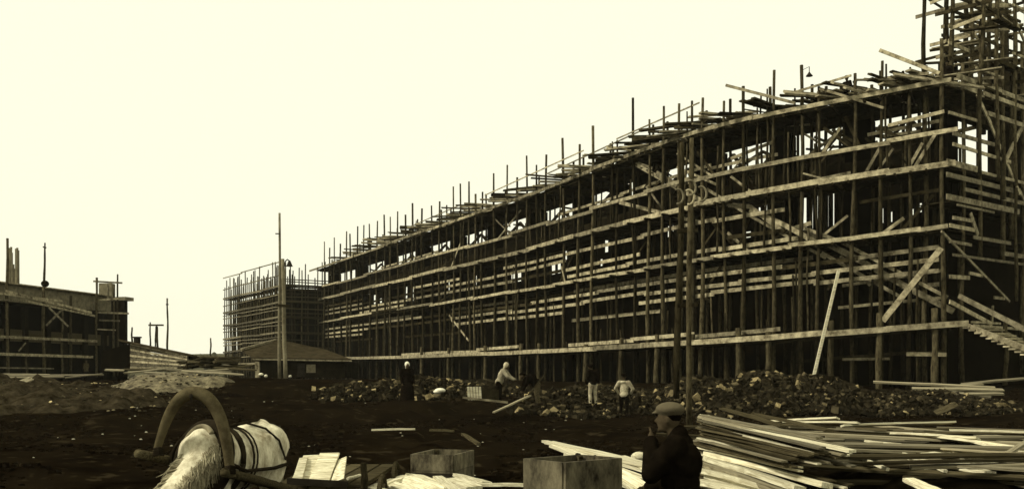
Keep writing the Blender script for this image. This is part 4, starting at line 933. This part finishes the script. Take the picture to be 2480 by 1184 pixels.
for v in hb.data.vertices:
    c_ = v.co; d_ = noise.noise(Vector((c_.x*5, c_.y*3, c_.z*4)))*.025+noise.noise(Vector((c_.x*13+3, c_.y*5, c_.z*7)))*.012
    v.co = c_+v.normal*d_
tl = MB(); tl.tube([hpnt(-.35, 0, 1.28), hpnt(-.5, 0, 1.0), hpnt(-.48, 0, .5)], [.04, .08, .03], 8); tl.build('tail', M_MANE, HO, smooth=True)
mn = MB()
for k in range(900):
    t = random.random(); i = min(len(nk)-2, int(t*(len(nk)-1))); u_ = t*(len(nk)-1)-i; a, c = nk[i], nk[i+1]
    f_ = a[0]+(c[0]-a[0])*u_; s0 = a[1]+(c[1]-a[1])*u_; z_ = a[2]+(c[2]-a[2])*u_; r_ = a[3]+(c[3]-a[3])*u_
    side = -1 if random.random() < .25 else 1; up_f = .30*r_
    q0 = hpnt(f_+R(-.02, .02)-up_f*.2, s0+R(-.02, .03), z_+r_*.98); q1 = hpnt(f_+.04+R(-.03, .06), s0+side*r_*.78, z_+r_*R(.45, .8)); q2 = hpnt(f_+.10+R(-.12, .14), s0+side*r_*(1.0+R(-.05, .2)), z_-r_*R(-.3, 1.0))
    mn.tube([q0, q1, q2], [R(.005, .011), .007, .002], 4, cap=False)
mn.build('mane', M_MANE, HO, smooth=True)
# harness: collar, straps over the back
def ring(c, f_axis, rw, rh, r, nm, m, seg=26, a0=0, a1=2*math.pi, tilt=0, fl=1.0):
    pts = []
    for k in range(seg+1):
        a = a0+(a1-a0)*k/seg; pts.append(c+sdv*rw*math.cos(a)+Vector((0, 0, rh*math.sin(a)))+hv*tilt*math.sin(a))
    m1 = MB(); m1.tube(pts, r, 8, flat=fl); o = m1.build(nm, m, HO, smooth=True); return o
ring(hpnt(1.2, .02, 1.12), hv, .27, .36, .085, 'collar', M_LEATHER, tilt=-.12)
ring(hpnt(1.3, 0, 1.15), hv, .20, .34, .028, 'collar_rim', M_BOARD, a0=.9, a1=2.5, tilt=-.12)
ring(hpnt(1.25, .0, 1.15), hv, .33, .30, .022, 'trace_strap', M_LEATHER, a0=-.6, a1=3.7, tilt=-.1)
for f_, z_, w_, h_, r_ in ((.92, 1.08, .33, .38, .03), (.74, 1.07, .355, .385, .012), (.66, 1.07, .355, .385, .010)):
    ring(hpnt(f_, 0, z_), hv, w_, h_, r_, 'back_strap', M_LEATHER, tilt=-.1)
m1 = MB(); m1.tube([hpnt(1.1, .05, 1.50), hpnt(.8, .04, 1.46), hpnt(.4, .02, 1.485), hpnt(.0, 0, 1.51), hpnt(-.25, 0, 1.42)], .016, 6); m1.build('crupper_strap', M_LEATHER, HO)
m1 = MB(); m1.tube([hpnt(.3, .0, 1.49), hpnt(.2, .2, 1.42), hpnt(.1, .32, 1.28), hpnt(.0, .35, 1.05)], .014, 6); m1.build('hip_strap', M_LEATHER, HO)
m1 = MB(); m1.tube([hpnt(1.2, .30, 1.12), hpnt(.9, .355, 1.0), hpnt(.3, .37, .98), hpnt(-.15, .33, 1.0)], .022, 6); m1.build('breeching_strap', M_LEATHER, HO)
m1 = MB()
for s_ in (-1, 1):
    m1.tube([hpnt(1.98, .13*s_, .66), hpnt(2.12, .10*s_, .42), hpnt(2.18, .07*s_, .28)], .012, 5)
m1.build('bridle', M_LEATHER, HO)
# shaft bow
DG = thing('shaft_bow', (-3.3, 10.05, 1.0), 'tall arched wooden shaft bow standing over the horse collar', 'shaft bow')
pts = []; rs = []
for k in range(41):
    t = k/40
    xx = [(0, 377), (.06, 386), (.14, 398), (.24, 416), (.34, 436), (.43, 458), (.5, 476), (.58, 497), (.67, 519), (.77, 538), (.87, 549), (1, 560)]
    yy = [(0, 1100), (.06, 1068), (.14, 1030), (.24, 990), (.34, 963), (.43, 951), (.5, 950), (.58, 957), (.67, 980), (.77, 1020), (.87, 1070), (1, 1155)]
    pts.append(V(lerp_tab(xx, t), lerp_tab(yy, t), 10.05-.05*t)); rs.append(.036+.026*math.sin(math.pi*min(1, t*1.02))+.012*t)
for _ in range(3): pts = [pts[0]]+[(pts[i-1]+pts[i]*2+pts[i+1])/4 for i in range(1, 40)]+[pts[-1]]
m1 = MB(); m1.tube(pts, rs, 14); m1.build('bow', M_BOW, DG, smooth=True)
m1 = MB(); m1.ball(V(463, 960, 9.96), .02, .02, .03); m1.tube([V(463, 958, 9.98), V(460, 975, 9.98)], .008, 5); m1.build('ring', M_IRON, DG)
for (a, b_) in (((383, 1102), (372, 1090)), ((556, 1146), (548, 1132))):
    m1 = MB()
    for k in range(4): m1.tube([V(a[0]-10, a[1]-5*k, 9.97), V(a[0]+2, a[1]-5*k-3, 9.93), V(a[0]+14, a[1]-5*k-1, 9.97)], .014, 6)
    m1.build('lashing', M_LEATHER, DG)
# cart behind the horse
CT = thing('horse_cart', (-2.4, 13.4, 0), 'low flat horse cart with shafts behind the grey-white horse', 'cart')
for px0, y0_, nm in ((372, 1100, 0), (562, 1148, 1)):
    a = V(px0, y0_, 10.0); b_ = Vector((-3.05 if nm == 0 else -2.28, 12.7, .62)); m1 = MB()
    if nm == 1: m1.pole(a+Vector((-.05, -.1, .03)), V(712, 1187, 11.9), .05, .055, .02, 9)
    else: m1.pole(a+Vector((-.12, -.12, .02)), b_, .045, .055, .02, 9)
    m1.build('shaft', M_OLD, CT, smooth=True)
for k in range(5):
    m1 = MB(); m1.beam((-2.95+.24*k, 12.4, .62), (-2.85+.24*k, 14.9, .66), .2, .05); m1.build('bed_board', M_OLD, CT)
m1 = MB(); m1.beam(V(696, 1164, 12.3), V(842, 1172, 12.3), .07, .08); m1.build('front_rail', M_IRON, CT)
def wheel(c, r):
    m1 = MB(); pts = [Vector((c[0]+.0, c[1]+r*math.cos(a), c[2]+r*math.sin(a))) for a in [2*math.pi*k/24 for k in range(25)]]
    m1.tube(pts, .035, 6); o = m1.build('wheel', M_OLD, CT)
    m2 = MB(); m2.tube([Vector(c)-Vector((.08, 0, 0)), Vector(c)+Vector((.08, 0, 0))], .06, 10); sub(m2, 'hub', M_IRON, o, CT)
    for k in range(8):
        a = 2*math.pi*k/8; m2 = MB(); m2.tube([Vector(c), Vector(c)+Vector((0, r*math.cos(a), r*math.sin(a)))], .018, 5); sub(m2, 'spoke', M_OLD, o, CT)
for c in ((-3.1, 12.9, .36), (-1.72, 12.9, .36), (-3.1, 14.4, .40), (-1.72, 14.4, .40)): wheel(c, .34)
for yy_ in (12.9, 14.4):
    m1 = MB(); m1.tube([(-3.1, yy_, .38), (-1.72, yy_, .38)], .04, 8); m1.build('axle', M_OLD, CT)
m1 = MB(); m1.pole(V(882, 1190, 12.3), V(880, 1120, 12.3), .05, .04, .01); m1.build('stake', M_DPOLE, CT)
m1 = MB(); m1.pole(V(842, 1158, 12.3), V(872, 1150, 12.6), .02, .02, .01); m1.build('peg', M_PALE, CT)
quads = [((735, 1102), (772, 1100), (760, 1168), (706, 1160)), ((775, 1096), (822, 1095), (795, 1168), (745, 1166)), ((820, 1112), (839, 1104), (832, 1158), (800, 1168)), ((725, 1108), (745, 1106), (730, 1165), (707, 1163))]
for k, q in enumerate(quads):
    Yn = 12.4-.03*k; Yr = 12.75-.03*k
    a, b_, c, d_ = V(*q[0], Yr), V(*q[1], Yr), V(*q[2], Yn), V(*q[3], Yn); o_ = Vector((0, .04, -.02))
    m1 = MB(); m1.box8([d_, c, b_, a, d_+o_, c+o_, b_+o_, a+o_]); tag(m1.build('broad_board', M_PALE, origin=(a+c)/2), ('wide slanted white board at the left front of the cart', 'widest white board in the middle of those propped on the cart', 'narrow white board leaning rightmost on the cart', 'white board half hidden behind the widest one on the cart')[k], 'board', 'white boards propped on the cart')

ORD += ['twenty-first', 'twenty-second', 'twenty-third', 'twenty-fourth']
def relabel(group, tmpl, key):
    L_ = sorted([o for o in COL.objects if o.get('group') == group], key=key)
    for i, o in enumerate(L_): o['label'] = tmpl % ORD[i]
relabel('pale boards on the right heap', '%s pale board from the back lying over the right lumber heap', lambda o: -o.location.y)
relabel('boards in the bottom centre pile', '%s pale board from the left in the low bottom centre pile', lambda o: o.location.x/o.location.y)
relabel('boards under the stair', '%s pale board from the back on the bank below the stair', lambda o: -o.location.y)
relabel('boards strewn by the left shed', '%s board from the left among those strewn by the left shed', lambda o: o.location.x/o.location.y)
relabel('boards standing on the left roof', '%s upright board from the left in the bundle on the left roof', lambda o: o.location.x/o.location.y)
relabel('debris timbers between the sheds', '%s dark timber from the left in the debris between the sheds', lambda o: o.location.x/o.location.y)
relabel('boards before the left block', '%s thin pale board from the left on the ground before the left block', lambda o: o.location.x/o.location.y)
relabel('pale stones on the bank', '%s pale stone from the left on the earth bank', lambda o: o.location.x/o.location.y) if any(o.get('group') == 'pale stones on the bank' for o in COL.objects) else None
for o in COL.objects:
    if o.get('group') == 'boards in the right lumber heap':
        d_ = ('back', 'middle', 'front')[0 if o.location.y > 20.5 else 1 if o.location.y > 17 else 2]
        o['label'] = 'weathered board in the %s of the jumbled right lumber heap' % d_
        o['group'] = 'boards in the %s of the right lumber heap' % d_

# ------------------------------------------------------------ air
hz = MB(); hz.box((0, 420, 30), 1700, 1400, 66)
hm = bpy.data.materials.new('haze_air'); hm.use_nodes = True; t = hm.node_tree; t.nodes.clear()
pv = t.nodes.new('ShaderNodeVolumePrincipled'); pv.inputs['Density'].default_value = .00013; pv.inputs['Color'].default_value = (1, .97, .8, 1); pv.inputs['Anisotropy'].default_value = 0
ou = t.nodes.new('ShaderNodeOutputMaterial'); t.links.new(pv.outputs[0], ou.inputs['Volume'])
tag(hz.build('haze', hm), 'thin pale haze over the site', 'haze', kind='stuff')
